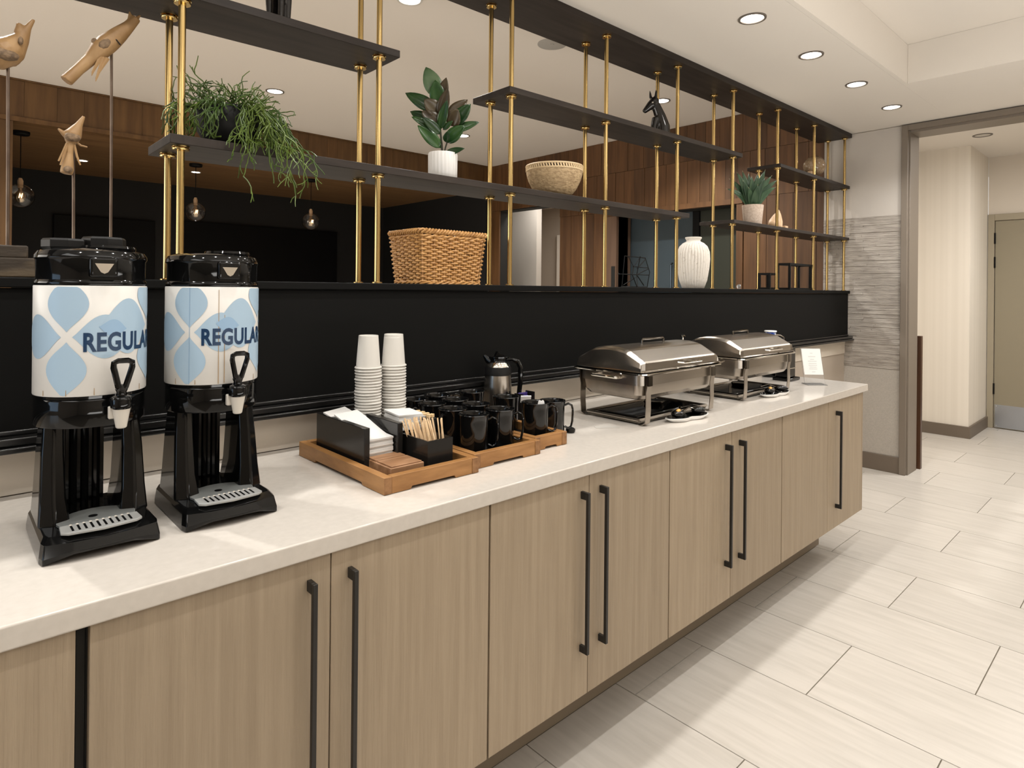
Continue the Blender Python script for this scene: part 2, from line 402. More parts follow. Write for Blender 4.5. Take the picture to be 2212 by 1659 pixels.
# wood clad far wall of the dining side
wf = struct(obj('wall_far', B().box(XW+.03, XW+.2, .873, 1.66, 0, 3.12).box(XW+.03, XW+.2, 3.075, 3.95, 0, 3.12)
    .box(XW+.03, XW+.2, 1.66, 3.075, 2.25, 3.12).box(XW+.03, XW+.2, 3.95, 5.06, 2.47, 3.12).box(XW+.03, XW+.2, 5.06, 5.3, 0, 3.12), 'gap', smooth=False))
def planks(y0, y1, z0, z1, ws, x=XW, par=wf, mat='walnutwall'):
    y = y0; i = 0
    while y < y1 - 1e-4:
        w = min(ws[i % len(ws)], y1 - y)
        if y1 - y - w < .03: w = y1 - y
        j = rnd.uniform(0, .004)
        obj('plank', B().box(x-.0+j, x+.029, y+.0015, y+w-.0015, z0, z1), mat, par, smooth=False)
        y += w; i += 1
planks(.875, 5.25, 2.7375, 3.098, [.135, .10, .15, .12, .09, .14])
planks(.875, 3.95, 2.305, 2.7345, [.13, .12, .16, .11, .14])
planks(3.95, 5.25, 2.48, 2.7345, [.13, .15, .12])
planks(.875, 1.594, 0, 2.302, [.06, .20, .125, .115])
planks(3.22, 3.945, 0, 2.302, [.19, .15, .20, .17])
planks(5.06, 5.25, 0, 2.477, [.19])
obj('door_header', B().box(XW-.02, XW+.03, 1.60, 3.22, 2.252, 2.303), 'walnutwall', wf, smooth=False)
obj('jamb_board', B().box(XW-.012, XW+.25, 3.075, 3.215, 0, 2.25), 'jamb', wf, smooth=False)
obj('jamb_board', B().box(XW-.012, XW+.25, 1.596, 1.66, 0, 2.25), 'walnutwall', wf, smooth=False)
dd = struct(obj('door_3', B().box(XW+.27, XW+.30, 2.28, 3.35, 0, 2.5), 'bluedoor', smooth=False))
obj('dark_post', B().box(XW+.24, XW+.30, 2.20, 2.275, 0, 2.5), 'iron', dd, smooth=False)
obj('glass_leaf', B().box(XW+.26, XW+.29, 1.45, 2.195, 0, 2.5), 'greendoor', dd, smooth=False)
obj('pull_handle', B().tube([(XW+.25, 2.52, 1.36), (XW+.22, 2.52, 1.38), (XW+.22, 2.52, 1.70), (XW+.25, 2.52, 1.72)], .009, 8), 'steeld', dd)
obj('frame_mark', B().box(XW-.016, XW-.0125, 3.09, 3.14, 1.45, 1.69), 'gap', wf)
# corridor seen past the wood wall
struct(obj('wall_corridor', B().box(6.35, 6.45, 5.13, 6.2, 0, 2.9).box(XW+.2, 6.35, 6.0, 6.1, 0, 2.9), 'hallwhite', smooth=False))
struct(obj('wall_corridor_end', B().box(8.2, 8.3, 3.9, 7.6, 0, 2.9).box(XW+.2, 8.2, 3.75, 3.9, 0, 2.9).box(6.45, 8.2, 6.9, 7.0, 0, 2.9), 'hallbeige', smooth=False))
struct(obj('ceiling_corridor', B().box(XW+.2, 8.3, 3.8, 7.6, 2.9, 3.0), 'ceil2', smooth=False))
d4 = struct(obj('door_4', B().box(8.15, 8.19, 5.65, 6.28, 0, 2.28), 'hallwhite', smooth=False))
obj('door_frame', B().box(8.13, 8.199, 6.28, 6.40, 0, 2.40).box(8.13, 8.199, 5.6, 6.28, 2.30, 2.40), 'creamwall', d4, bev=.005)
obj('hinge', B().cyl((8.125, 6.27, 0), .012, 1.68, 1.80, 8), 'iron', d4)
# left: oak fascia over the dark alcove
YF = 5.25
wi = struct(obj('wall_rear', B().box(-3.6, XW, YF+.03, YF+.10, 2.775, ZD), 'gap', smooth=False))
x = -1.2
while x < XW - .01:
    w = rnd.choice((.15, .19, .12, .22)); w = min(w, XW - x)
    obj('plank', B().box(x+.0008, x+w-.0008, YF+rnd.uniform(0, .002), YF+.03, 2.79, 3.085), 'fascia', wi, smooth=False); x += w
obj('top_trim', B().box(-3.6, XW, YF-.012, YF+.03, 3.086, 3.099), 'fascia', wi, smooth=False)
obj('bottom_trim', B().box(-3.6, XW, YF-.012, YF+.10, 2.752, 2.789), 'fascia', wi, smooth=False)
struct(obj('trim_post', B().box(-.6, .44, YF, YF+.16, 0, 2.751), 'fascia', smooth=False))
struct(obj('wall_alcove', B().box(-.6, XW+.1, 8.0, 8.1, 0, 2.78).box(XW-.02, XW+.03, YF+.06, 8.0, 0, 2.78).box(-.7, -.6, YF+.2, 8.0, 0, 2.78), 'alcove', smooth=False))
struct(obj('ceiling_alcove', B().box(-.6, XW+.1, YF+.101, 8.1, 2.778, 2.82), 'woodceil', smooth=False))
tag(obj('dark_screen', B().box(1.012, 2.09, 7.94, 7.999, 1.2, 2.265), 'tv', bev=.004), 'left of the two flat black screens on the charcoal wall, seen above the left urn', 'screen', 'black screens in the dark alcove')
tag(obj('dark_screen', B().box(2.43, 4.67, 7.94, 7.999, 1.2, 2.30), 'tv', bev=.004), 'wider black screen on the charcoal wall, seen between the brass posts left of the basket', 'screen', 'black screens in the dark alcove')

# ================================================================ CEILING FIXTURES
LI = [0]
def downlight(x, y, z, label, power, ring='ring', r_=.062, grp=None, lit=True, angle=130):
    t = wthing('recessed_downlight', label, 'ceiling light', (x, y, z), grp)
    obj('trim_ring', B().lathe([(r_*.80, -.001), (r_*.84, -.006), (r_, -.006), (r_*1.02, -.001), (r_*1.02, .0)], (x, y, z), 36), ring, t)
    obj('diffuser', B().lathe([(0, -.0025), (r_*.79, -.0025), (r_*.79, -.0005), (0, -.0005)], (x, y, z), 36), 'lamp' if lit else 'ringw', t)
    if power: spot_light('lamp', (x, y, z-.03), power, angle)
    return t
G1 = 'downlights in a row over the counter'
names1 = ['recessed ceiling downlight nearest the camera in the row of four over the counter', 'second recessed downlight from the camera in the row of four over the counter',
          'third recessed downlight from the camera in the row of four over the counter', 'farthest recessed downlight of the row of four, nearest the taupe portal']
for i, (x, y) in enumerate(((2.857, .196), (3.533, .188), (4.229, .186), (4.927, .186))):
    k = (zc(x)-1.4204)/(2.733-1.4204); k = (zc(x*k)-1.4204)/(2.733-1.4204); downlight(x*k, (y+1.2114)*k-1.2114, zc(x*k), names1[i], P_DOWN, grp=G1)
for x in (-.5, .15, .82, 1.49, 2.17): spot_light('lamp', (x, .16, zc(x)-.03), P_DOWN, 130)
for x in (-.6, .3, 1.2, 2.1, 3.0, 3.9): spot_light('lamp', (x, -.70, 2.93), 20, 140, radius=.03)
for x, y in ((4.85, -1.0), (4.95, -.35), (6.6, -.9)): spot_light('lamp', (x, y, 2.70), 26, 150)  # extra spots without fixtures, added to brighten far wall and hall
G2 = 'downlights in the dining ceiling'
downlight(1.998, 1.845, ZD, 'round lit downlight in the dining ceiling cut by the top edge of the photo', P_DINE, 'ringw', .075, G2)
downlight(2.111, 4.084, ZD, 'round lit downlight in the dining ceiling above the trailing plant', P_DINE, 'ring', .075, G2)
downlight(4.213, 4.152, ZD, 'round lit downlight in the dining ceiling seen right of the rubber plant', P_DINE, 'ring', .075, G2)
downlight(4.679, 1.92, ZD, 'round lit downlight in the dining ceiling behind the black horse head', P_DINE, 'ring', .075, G2)
for x, y in ((-.2, 1.9), (-.2, 3.9)): spot_light('lamp', (x, y, ZD-.03), P_DINE, 130)  # spots added out of view; their floor bounce lifts the dining ceiling
G3 = 'downlights in the dark wooden soffit'
downlight(2.241, 6.755, 2.778, 'lit downlight in the dark wooden soffit behind the middle pendant cord', 3, 'ringw', .055, G3)
downlight(1.147, 6.926, 2.778, 'lit downlight in the dark wooden soffit beside the smallest carved bird', 3, 'ringw', .055, G3)
downlight(7.03, .04, 2.88, 'flat unlit round fitting on the corridor ceiling beyond the portal', 0, 'ring', .075, None, False)
tag(obj('ceiling_speaker', B().lathe([(0, -.008), (.012, -.008), (.013, -.004), (.088, -.007), (.10, -.004), (.10, 0), (0, 0)], (3.067, 1.72, ZD), 40), 'speaker'), 'round grey speaker grille flush in the dining ceiling', 'speaker')
vn = wthing('ceiling_vent', 'long pale slotted air vent in the dining ceiling under the upper left shelf', 'vent', (2.0, 3.08, ZD))
obj('vent_frame', B().box(1.71, 2.28, 3.02, 3.035, ZD-.006, ZD).box(1.71, 2.28, 3.125, 3.14, ZD-.006, ZD).box(1.71, 1.725, 3.035, 3.125, ZD-.006, ZD).box(2.265, 2.28, 3.035, 3.125, ZD-.006, ZD), 'vent', vn)
for i in range(5): obj('slat', B().box(1.73, 2.26, 3.042+i*.017, 3.050+i*.017, ZD-.004, ZD), 'vent', vn)

# pendants in the alcove
def pendant(x, y, zg, r_, label):
    t = wthing('globe_pendant', label, 'pendant lamp', (x, y, 2.778), 'glass globe pendants in the dark alcove')
    obj('canopy', B().lathe([(0, -.03), (.06, -.03), (.066, -.022), (.066, 0), (0, 0)], (x, y, 2.778), 24), 'iron', t)
    obj('cord', B().tube([(x, y, 2.75), (x, y, zg+r_+.06)], .004, 6), 'iron', t)
    obj('socket', B().lathe([(0, 0), (.020, 0), (.022, .06), (.012, .085), (0, .085)], (x, y, zg+r_-.03), 16), 'pale', t)
    obj('globe', B().lathe([(r_*math.sin(a), -r_*math.cos(a)) for a in [PI*i/18 for i in range(0, 17)]] + [((r_-.002)*math.sin(a), -(r_-.002)*math.cos(a)) for a in [PI*i/18 for i in range(16, -1, -1)]], (x, y, zg), 28), 'glass', t)
    bb = obj('bulb', B().lathe([(0, -.060), (.022, -.056), (.038, -.038), (.043, -.010), (.036, .02), (.018, .045), (.014, .07)], (x, y, zg), 20), 'bulbglass', t)
    obj('filament', B().tube([(x-.012, y-.04, zg-.02), (x-.006, y-.046, zg+.02), (x+.006, y-.046, zg-.02), (x+.012, y-.04, zg+.02)], .003, 6), 'bulb', t)
    return t
pendant(.533, 5.80, 2.205, .105, 'clear glass globe pendant at the far left beside the oak post')
pendant(2.096, 6.24, 2.245, .105, 'clear glass globe pendant just right of the left pair of brass posts')
pendant(3.435, 6.23, 2.245, .105, 'clear glass globe pendant left of the second pair of brass posts')

# ================================================================ COUNTER
ZT = .914
tag(obj('worktop', B().box(-1.2, 3.80, -.030, .693, .8750, ZT), 'quartz', bev=.0035, bseg=3), 'long continuous pale quartz worktop of the buffet counter', 'countertop')
tag(obj('plinth', B().box(-1.2, 3.66, .172, .188, 0, .215), 'cabd'), 'dark taupe recessed kick board running under the buffet cabinets', 'plinth')
ZB, ZTD = .223, .8735
def handle(par, xc, z0, z1):
    h = B(); s = .044; w = .005
    h.box(xc-w, xc+w, -s-w, -s+w, z0, z1).box(xc-w, xc+w, -s+w, -.0185, z1-.022, z1).box(xc-w, xc+w, -s+w, -.0185, z0, z0+.020)
    return obj('handle', h, 'blackmetal', par, bev=.001)
def cabinet(x0, x1, xm, hl, hr, label, gapw=.0030, endpanel=False):
    t = wthing('base_cabinet', label, 'cabinet', ((x0+x1)/2, .3, ZB), 'buffet base cabinets')
    obj('body', B().box(x0+.0005, x1-.0005, .004, .66, ZB, .874), 'gap', t, smooth=False)
    for a, c, hx in ((x0+gapw, xm-.0012, hl), (xm+.0012, x1-gapw, hr)):
        d = obj('door', B().box(a, c, -.018, .0025, ZB+.001, ZTD-.001), 'cab', t, bev=.0012)
        if hx is not None: handle(d, hx, hx > 3.2 and .325 or .362, hx > 3.2 and .818 or .831)
    if endpanel: obj('end_panel', B().box(x1-.0004, x1+.012, -.018, .66, ZB-.0, .8742), 'cab', t, bev=.0012)
    return t
cabinet(-.70, .1690, -.27, -.32, -.22, 'greige oak cabinet at the left edge, beyond the wide dark gap')
tag(obj('filler_strip', B().box(.1695, .1815, .002, .02, ZB, .8735), 'gap'), 'narrow dark recessed filler strip between the two leftmost cabinets', 'filler')
cabinet(.182, 1.0375, .6026, .555, .645, 'greige oak two door cabinet below the coffee urns, nearest full unit')
cabinet(1.0375, 1.8547, 1.4266, 1.392, 1.478, 'greige oak two door cabinet below the mug trays')
cabinet(1.8547, 2.7388, 2.2841, 2.238, 2.348, 'greige oak two door cabinet below the nearer chafing dish')
cabinet(2.7388, 3.745, 3.263, None, 3.365, 'greige oak end cabinet at the floor passage with one long black handle', endpanel=True)

# ================================================================ DISPLAY SHELF
sh = wthing('display_shelf', 'black and brass open display shelving standing on the black half wall', 'shelving', (2.5, .78, 1.437))
YF1, YB1, YP1, YP2 = .665, .905, .697, .829
def shelf(x0, x1, z1, th=.026, z2=None, name='shelf'):
    z2 = z1 if z2 is None else z2; f = lambda x: z1 + (z2-z1)*(x-x0)/(x1-x0)
    return obj(name, slab(x0, x1, YF1, YB1, lambda x: f(x)-th, f), 'shelf', sh, bev=.002)
ZA, ZBs, ZCs, ZDs, ZE = 2.256, 1.846, 2.266, 1.871, 2.305
obj('top_beam', slab(-3.5, XW-.002, YF1-.01, YB1+.02, lambda x: zc(x)-.036, lambda x: zc(x)-.0008), 'shelf', sh, bev=.002)
shelf(-1.4, 1.19, ZA-.035, .026, ZA+.002); shelf(.462, 3.09, ZBs-.008, .026, ZBs+.010); shelf(1.715, 3.70, ZCs-.010, .026, ZCs+.022); shelf(3.60, 5.545, ZDs-.006, .022, ZDs+.006); shelf(4.24, 5.55, ZE, .024)
def lin(x0, x1, a, b): return lambda x: a + (b-a)*(x-x0)/(x1-x0)
SH = [(-1.4, 1.19, lin(-1.4, 1.19, ZA-.035, ZA+.002), .026), (.462, 3.09, lin(.462, 3.09, ZBs-.008, ZBs+.010), .026), (1.715, 3.70, lin(1.715, 3.70, ZCs-.010, ZCs+.022), .026), (3.60, 5.545, lin(3.6, 5.545, ZDs-.006, ZDs+.006), .022), (4.24, 5.55, lambda x: ZE, .024), (-3.5, XW, zc, .036)]
def collar(par, x, y, z):
    obj('collar', B().lathe([(.0102, -.012), (.0215, -.012), (.0225, -.0095), (.0225, -.0075), (.0165, -.006), (.0165, -.005), (.0235, -.0035), (.0235, -.0005), (.0102, -.0005)], (x, y, z), 20), 'brass', par)
X0P, DP = .4975, .6275
for i in range(-1, 9):
    for y, fx in ((YP1, 0), (YP2, 0)):
        x = X0P + DP*i
        p = obj('post', B().cyl((x, y, 0), .0100, 1.437, zc(x)-.03, 18), 'brass', sh)
        obj('collar', B().lathe([(.0100, .0), (.018, .0), (.018, .004), (.0100, .006)], (x, y, 1.437), 18), 'brass', p)
        for a, c, z, th in SH:
            if a < x < c: collar(p, x, y, z(x)-th)

# ================================================================ URNS
def cylpt(cx, cy, r_, a, z): return (cx + r_*math.cos(a), cy + r_*math.sin(a), z)
def petal_patch(cx, cy, r_, a0, z0, ang, L, Wd, zmin, zmax, mat, par, rr, s0=0.0, s1=1.0):
    b = B(); n, mth = 18, 10; grid = []
    def hw(t):
        k = (math.sin(PI*min(max(t, 0), 1)))
        return Wd * (k**1.22) * (1.0 + .03*math.cos(2*PI*t)) + .0004
    for i in range(n+1):
        t = s0 + (s1 - s0)*i/n; row = []
        for j in range(mth+1):
            w = hw(t)*(2*j/mth-1); u = t*L*math.cos(ang) - w*math.sin(ang); v = t*L*math.sin(ang) + w*math.cos(ang)
            z = min(max(z0+v, zmin), zmax); row.append(b.b.verts.new(cylpt(cx, cy, rr, a0 + u/r_, z)))
        grid.append(row)
    for i in range(n):
        for j in range(mth):
            try: b.b.faces.new((grid[i][j], grid[i+1][j], grid[i+1][j+1], grid[i][j+1]))
            except ValueError: pass
    bmesh.ops.dissolve_degenerate(b.b, dist=1e-6, edges=b.b.edges[:])
    return obj('petal_print', b, mat, par)
def bent_text(txt, size, cx, cy, rr, a0, zbase, mat, par, name='lettering'):
    cu = bpy.data.curves.new('t', 'FONT'); cu.body = txt; cu.size = size; cu.offset = size*.034; cu.space_character = 1.06; cu.resolution_u = 4
    to = bpy.data.objects.new('t', cu); me = bpy.data.meshes.new_from_object(to)
    bm = bmesh.new(); bm.from_mesh(me)
    for _ in range(2):
        le = [e for e in bm.edges if e.calc_length() > size*.22]
        bmesh.ops.subdivide_edges(bm, edges=le, cuts=1)
    bmesh.ops.triangulate(bm, faces=bm.faces[:])
    for v in bm.verts: v.co = cylpt(cx, cy, rr, a0 + v.co.x*.715/rr, zbase + v.co.y)
    b = B(); b.b.free(); b.b = bm
    o = obj(name, b, mat, par, smooth=False)
    bpy.data.objects.remove(to); return o

def urn(cx, cy, label, da, extra_lid):
    t = wthing('coffee_urn', label, 'coffee urn', (cx, cy, ZT), 'coffee urns on the worktop')
    r_ = .098
    # base: flared foot with arch cut in front
    x0, x1, y0, y1 = cx-.098, cx+.098, .160, cy+.095
    def foot(s):
        pts = []
        return pts
    b = B()
    poly0 = [(x0+.004, y0+.012), (cx-.05, y0-.001), (cx, y0-.006), (cx+.05, y0-.001), (x1-.004, y0+.012), (x1, y0+.03), (x1, y1-.012), (x1-.012, y1), (x0+.012, y1), (x0, y1-.012), (x0, y0+.03)]
    n = len(poly0)
    def ring(sc, z, dy=0.0, arch=False):
        out = []
        for px, py in poly0:
            zz = z
            if arch and py < y0+.006: zz = z + (.016 if z < ZT+.005 else .009)
            out.append(b.b.verts.new((cx+(px-cx)*sc, (py-cy)*sc + cy + dy, zz)))
        return out
    rs = [ring(1.0, ZT+.0005, 0, True), ring(1.0, ZT+.012, 0, True), ring(.965, ZT+.034, .004), ring(.90, ZT+.043, .012)]
    # arch ring: make lower front higher than slab bottom
    for p, q in zip(rs, rs[1:]):
        for i in range(n): b.b.faces.new((p[i], p[(i+1) % n], q[(i+1) % n], q[i]))
    b.b.faces.new(rs[0][::-1]); b.b.faces.new(rs[-1])
    obj('base', b, 'gloss', t, bev=.002, ang=12)
    # drip tray: dark plate with bright slotted grate
    zt = ZT + .044
    pl = [(cx+.066*math.cos(a), y0+.088+.062*math.sin(a)) for a in [R(180-i*15) for i in range(13)]] + [(cx+.060, y0+.060), (cx-.060, y0+.060)]
    obj('tray_plate', B().prism(pl, lambda x, y: (x, y, zt), lambda x, y: (x, y, zt+.004)), 'grated', t)
    gp = [(cx-.064, y0+.066), (cx-.066, y0+.028), (cx-.055, y0+.018), (cx, y0+.010), (cx+.055, y0+.018), (cx+.066, y0+.028), (cx+.064, y0+.066)]
    gr = obj('drip_grate', B().prism(gp, lambda x, y: (x, y, zt+.0005), lambda x, y: (x, y, zt+.0055)), 'grate', t, bev=.001)
    for i in range(10):
        xx = cx - .047 + i*.0105
        obj('slot', B().box(xx-.0018, xx+.0018, y0+.022+abs(i-4.5)*.0008, y0+.056, zt+.0050, zt+.0060), 'tv', gr)
        obj('slot_bead', B().ball((xx, y0+.060, zt+.0058), .0030, (1, 1, .7), 1), 'spoutw', gr)
    obj('drain_hole', B().lathe([(0, .0), (.008, .0), (.008, .0006), (0, .0006)], (cx-.005, y0+.098, zt+.004), 16), 'tv', t)
    # pillars: flared side legs and rear column
    for sx in (-1, 1):
        b = B(); rows = []
        for z, w, yf, yb, xe in ((ZT+.040, .052, cy-.074, cy+.074, .093), (ZT+.09, .043, cy-.062, cy+.068, .090), (ZT+.17, .038, cy-.050, cy+.060, .087), (1.146, .034, cy-.040, cy+.052, .083)):
            xo = cx + sx*xe; xi = cx + sx*(xe-w)
            rows.append([b.b.verts.new(v) for v in ((xi, yf+.012, z), ((xi+xo)/2, yf, z), (xo, yf+.014, z), (xo, yb-.01, z), (xi, yb, z))])
        for p, q in zip(rows, rows[1:]):
            for i in range(5): b.b.faces.new((p[i], p[(i+1) % 5], q[(i+1) % 5], q[i]))
        b.b.faces.new(rows[0]); b.b.faces.new(rows[-1])
        obj('pillar', b, 'gloss', t, bev=.004, bseg=3)
    b = B()
    b.box(cx-.060, cx+.028, cy+.030, cy+.078, ZT+.040, 1.147)
    for i in range(4): b.tube([(cx-.046+i*.020, cy+.028, ZT+.043), (cx-.046+i*.020, cy+.028, 1.146)], .007, 8)
    obj('rear_column', b, 'gloss', t)
    # collar ring under the wrap, sight glass inside
    obj('lower_ring', B().lathe([(0, 1.143), (.0945, 1.143), (.0960, 1.146), (.0960, 1.194), (.0945, 1.197), (.0975, 1.199), (.0975, 1.204), (0, 1.204)], (cx, cy, 0), 56), 'gloss', t)
    wrap = obj('wrap', B().lathe([(.0, 1.2045), (r_-.001, 1.2045), (r_, 1.206), (r_, 1.418), (r_-.001, 1.4195), (0, 1.4195)], (cx, cy, 0), 72), 'wrap', t)
    # print
    zc = 1.320; zmin, zmax = 1.207, 1.417
    ca = R(-123.0) + da
    g = .010
    for ang, pw in ((PI/2, .0375), (-PI/2, .0375), (0, .044), (PI, .044)):
        petal_patch(cx, cy, r_, ca + g*math.cos(ang)/r_, zc + g*math.sin(ang), ang + (R(-3) if ang == -PI/2 else 0), .108, pw, zmin, zmax, 'petal', wrap, r_+.0005)
    ca2 = ca + R(100); zc2 = zc + .019
    for ang, pw in ((PI, .057), (PI/2, .042), (-PI/2, .042), (0, .04)):
        petal_patch(cx, cy, r_, ca2 + g*math.cos(ang)/r_, zc2 + g*math.sin(ang), ang, .108, pw, zmin, zmax, 'petal', wrap, r_+.0008)
    petal_patch(cx, cy, r_, ca + R(31), zc + .019, R(-6), .050, .017, zmin, zmax, 'petal2', wrap, r_+.0011)
    bent_text('REGULAR', .0495, cx, cy, r_+.0014, R(-107.5) + da*1.15, 1.2925, 'navy', wrap)
    for i in range(5):
        a = R(-150 + i*27 + (da*20)); h = rnd.uniform(.006, .014)
        obj('stain', B().prism([(-.0007, 0), (.0007, 0), (.0004, h), (-.0004, h)], lambda u, v: cylpt(cx, cy, r_+.0006, a+u/r_, 1.2065+v), lambda u, v: cylpt(cx, cy, r_+.0009, a+u/r_, 1.2065+v)), 'stain', wrap)
    if da < 0:
        for aa, h in ((R(-100), .205), (R(-93), .15)):
            obj('stain', B().prism([(-.0008, 0), (.0008, 0), (.0005, h), (-.0005, h)], lambda u, v: cylpt(cx, cy, r_+.0007, aa+u/r_, 1.208+v), lambda u, v: cylpt(cx, cy, r_+.0010, aa+u/r_, 1.208+v)), 'stain', wrap)
        obj('seam', B().prism([(-.0005, 0), (.0005, 0), (.0005, .21), (-.0005, .21)], lambda u, v: cylpt(cx, cy, r_+.0009, R(-134.5)+u/r_, 1.207+v), lambda u, v: cylpt(cx, cy, r_+.0011, R(-134.5)+u/r_, 1.207+v)), 'petal2', wrap)
    # top cap
    lid = obj('lid', B().lathe([(0, 1.420), (.0965, 1.420), (.0975, 1.423), (.0965, 1.428), (.0945, 1.431), (.0955, 1.470), (.0980, 1.474), (.0975, 1.480), (.0925, 1.488), (.078, 1.493), (0, 1.495)], (cx, cy, 0), 64), 'gloss', t)
    fa = R(-88)
    b = B()
    b.box(-.024, .024, -.012, .010, 1.436, 1.476); b.xf(Matrix.Translation((cx+.0915*math.cos(fa), cy+.0915*math.sin(fa), 0)) @ Matrix.Rotation(fa+PI/2, 4, 'Z'))
    obj('latch_housing', b, 'gloss', lid, bev=.005, bseg=3)
    b = B(); b.prism([(-.016, 1.463), (.016, 1.463), (.006, 1.446), (0, 1.443), (-.006, 1.446)], lambda x, z: (x, -.0135, z), lambda x, z: (x, -.011, z))
    b.xf(Matrix.Translation((cx+.0915*math.cos(fa), cy+.0915*math.sin(fa), 0)) @ Matrix.Rotation(fa+PI/2, 4, 'Z'))
    obj('latch_plate', b, 'chromep', lid)
    obj('lid_hinge_ring', B().lathe([(.030, 1.492), (.047, 1.492), (.049, 1.496), (.047, 1.501), (.030, 1.501)], (cx+.025, cy-.02, 0), 32), 'gloss', lid)
    if extra_lid:
        for dx, dy, h in ((-.045, .015, 1.514), (.022, .012, 1.521)):
            obj('octagon_cap', B().lathe([(0, 1.493), (.038, 1.493), (.040, 1.497), (.040, h-.004), (.037, h), (0, h)], (cx+dx, cy+dy, 0), 8), 'gloss2', lid, smooth=False)
    # faucet
    sx_, sy_ = cx + (.030 if extra_lid else .014), cy - r_ - .030
    fct = obj('faucet', B().tube([(sx_, cy-r_+.012, 1.190), (sx_, sy_, 1.190)], .011, 16).lathe([(0, 1.178), (.0135, 1.178), (.0185, 1.183), (.0195, 1.196), (.0165, 1.203), (.010, 1.206), (0, 1.206)], (sx_, sy_, 0), 24), 'gloss', t)
    obj('spout', B().lathe([(.0, 1.142), (.0075, 1.142), (.0095, 1.144), (.0155, 1.180), (0, 1.180)], (sx_, sy_, 0), 24), 'spoutw', fct)
    obj('gauge_shank', B().box(sx_-.020, sx_-.010, sy_+.006, sy_+.018, 1.160, 1.184), 'spoutw', fct, bev=.002)
    obj('lever_stem', B().lathe([(0, 1.204), (.010, 1.204), (.0085, 1.212), (.011, 1.218), (.007, 1.226), (0, 1.228)], (sx_, sy_, 0), 20), 'gloss', fct)
    lp = [(sx_-.0060, 1.222), (sx_-.0155, 1.262), (sx_-.0150, 1.271), (sx_-.008, 1.2745), (sx_+.008, 1.2745), (sx_+.0155, 1.271), (sx_+.0160, 1.262), (sx_+.0060, 1.222), (sx_, 1.219), (sx_-.0060, 1.222)]
    b = B(); b.tube([(x, sy_-.004-(z-1.22)*.15, z) for x, z in lp], .0056, 8)
    obj('lever', b, 'gloss', fct)
    return t
urn(.236, .325, 'left coffee urn with blue petal wrap reading REGULAR and octagonal caps on top', 0.0, True)
urn(.472, .325, 'right coffee urn with pale blue petal wrap reading REGULAR and brown drip stains', R(-11.5), False)

# ================================================================ TRAYS
def tray(x0, x1, y0, y1, label):
    t = wthing('wooden_tray', label, 'tray', ((x0+x1)/2, (y0+y1)/2, ZT), 'square teak trays in a row')
    z0, z1, w = ZT+.0008, ZT+.043, .022
    def rail(a, c, along, y_or_x, inner):
        b = B(); L = c - a
        f = .22*L; prof = [(a, z0), (a+f, z0), (a+f+.004, z0+.007), (c-f-.004, z0+.007), (c-f, z0), (c, z0), (c, z1), (a, z1)]
        if along == 'x': b.prism(prof, lambda u, z: (u, y_or_x, z), lambda u, z: (u, inner, z))
        else: b.prism(prof, lambda u, z: (y_or_x, u, z), lambda u, z: (inner, u, z))
        return b
    obj('rail', rail(x0+w, x1-w, 'x', y0+.0006, y0+w), 'tray', t, bev=.0012)
    obj('rail', rail(x0+w, x1-w, 'x', y1-w, y1-.0006), 'tray', t, bev=.0012)
    obj('rail', rail(y0, y1, 'y', x0, x0+w-.0004), 'tray', t, bev=.0012)
    obj('rail', rail(y0, y1, 'y', x1-w+.0004, x1), 'tray', t, bev=.0012)
    for xx in (x0+.0002, x1-w+.0006): obj('end_grain', B().box(xx, xx+w-.001, y0-.0006, y0+.0002, z0+.0008, z1-.001), 'trayend', t)
    obj('liner', B().box(x0+w, x1-w, y0+w, y1-w, ZT+.010, ZT+.0165), 'traydark', t)
    return t
TZ = ZT + .017
tray(.802, 1.100, .105, .590, 'honey teak tray under the napkins, stir sticks and paper cups')
tray(1.106, 1.368, .130, .600, 'middle teak tray crowded with glossy black mugs')
tray(1.374, 1.520, .158, .600, 'rightmost and narrowest teak tray holding the mug with a white tag')

# napkin holder
nh = wthing('napkin_holder', 'open fronted black acrylic napkin holder at the left of the first teak tray', 'holder', (.89, .38, TZ))
for xa in (.833, .936): obj('side_panel', B().box(xa, xa+.017, .258, .540, TZ+.0005, 1.047), 'blackbox', nh, bev=.0015)
obj('back_panel', B().box(.8505, .9355, .522, .540, TZ+.0005, 1.047), 'blackbox', nh, bev=.0015)
obj('base_plate', B().box(.8505, .9355, .262, .5215, TZ+.0005, TZ+.006), 'blackbox', nh)
def napkin_mesh(w, d, th, bend):
    b = B(); n = 7; top = []; bot = []
    for i in range(n+1):
        v = i/n; y = d*v; z = bend*math.sin(v*PI*.5)**2
        top.append([b.b.verts.new((x_, y, z+th)) for x_ in (-w/2, w/2)]); bot.append([b.b.verts.new((x_, y, z)) for x_ in (-w/2, w/2)])
    for i in range(n):
        b.b.faces.new((top[i][0], top[i][1], top[i+1][1], top[i+1][0])); b.b.faces.new((bot[i][1], bot[i][0], bot[i+1][0], bot[i+1][1]))
        for k in (0, 1): b.b.faces.new((top[i][k], top[i+1][k], bot[i+1][k], bot[i][k]) if k == 0 else (top[i][k], bot[i][k], bot[i+1][k], top[i+1][k]))
    b.b.faces.new((top[0][0], bot[0][0], bot[0][1], top[0][1])); b.b.faces.new((top[n][0], top[n][1], bot[n][1], bot[n][0]))
    return b
NG = 'white napkins in the black holder'
for i in range(13):
    bend = .002*i
    if i == 0: nm = obj('paper_napkin', napkin_mesh(.076, .22, .0050, .018), 'napkin', smooth=False); o = nm
    else: o = nm.copy(); COL.objects.link(o)
    o.location = (.8935, .272 + .0022*(i % 3), TZ + .0075 + i*.0056); o.rotation_euler = (0, 0, R((i*37 % 7 - 3)*.6)); tag(o, 'folded white paper napkin lying in the stack inside the black holder', 'napkin', NG)
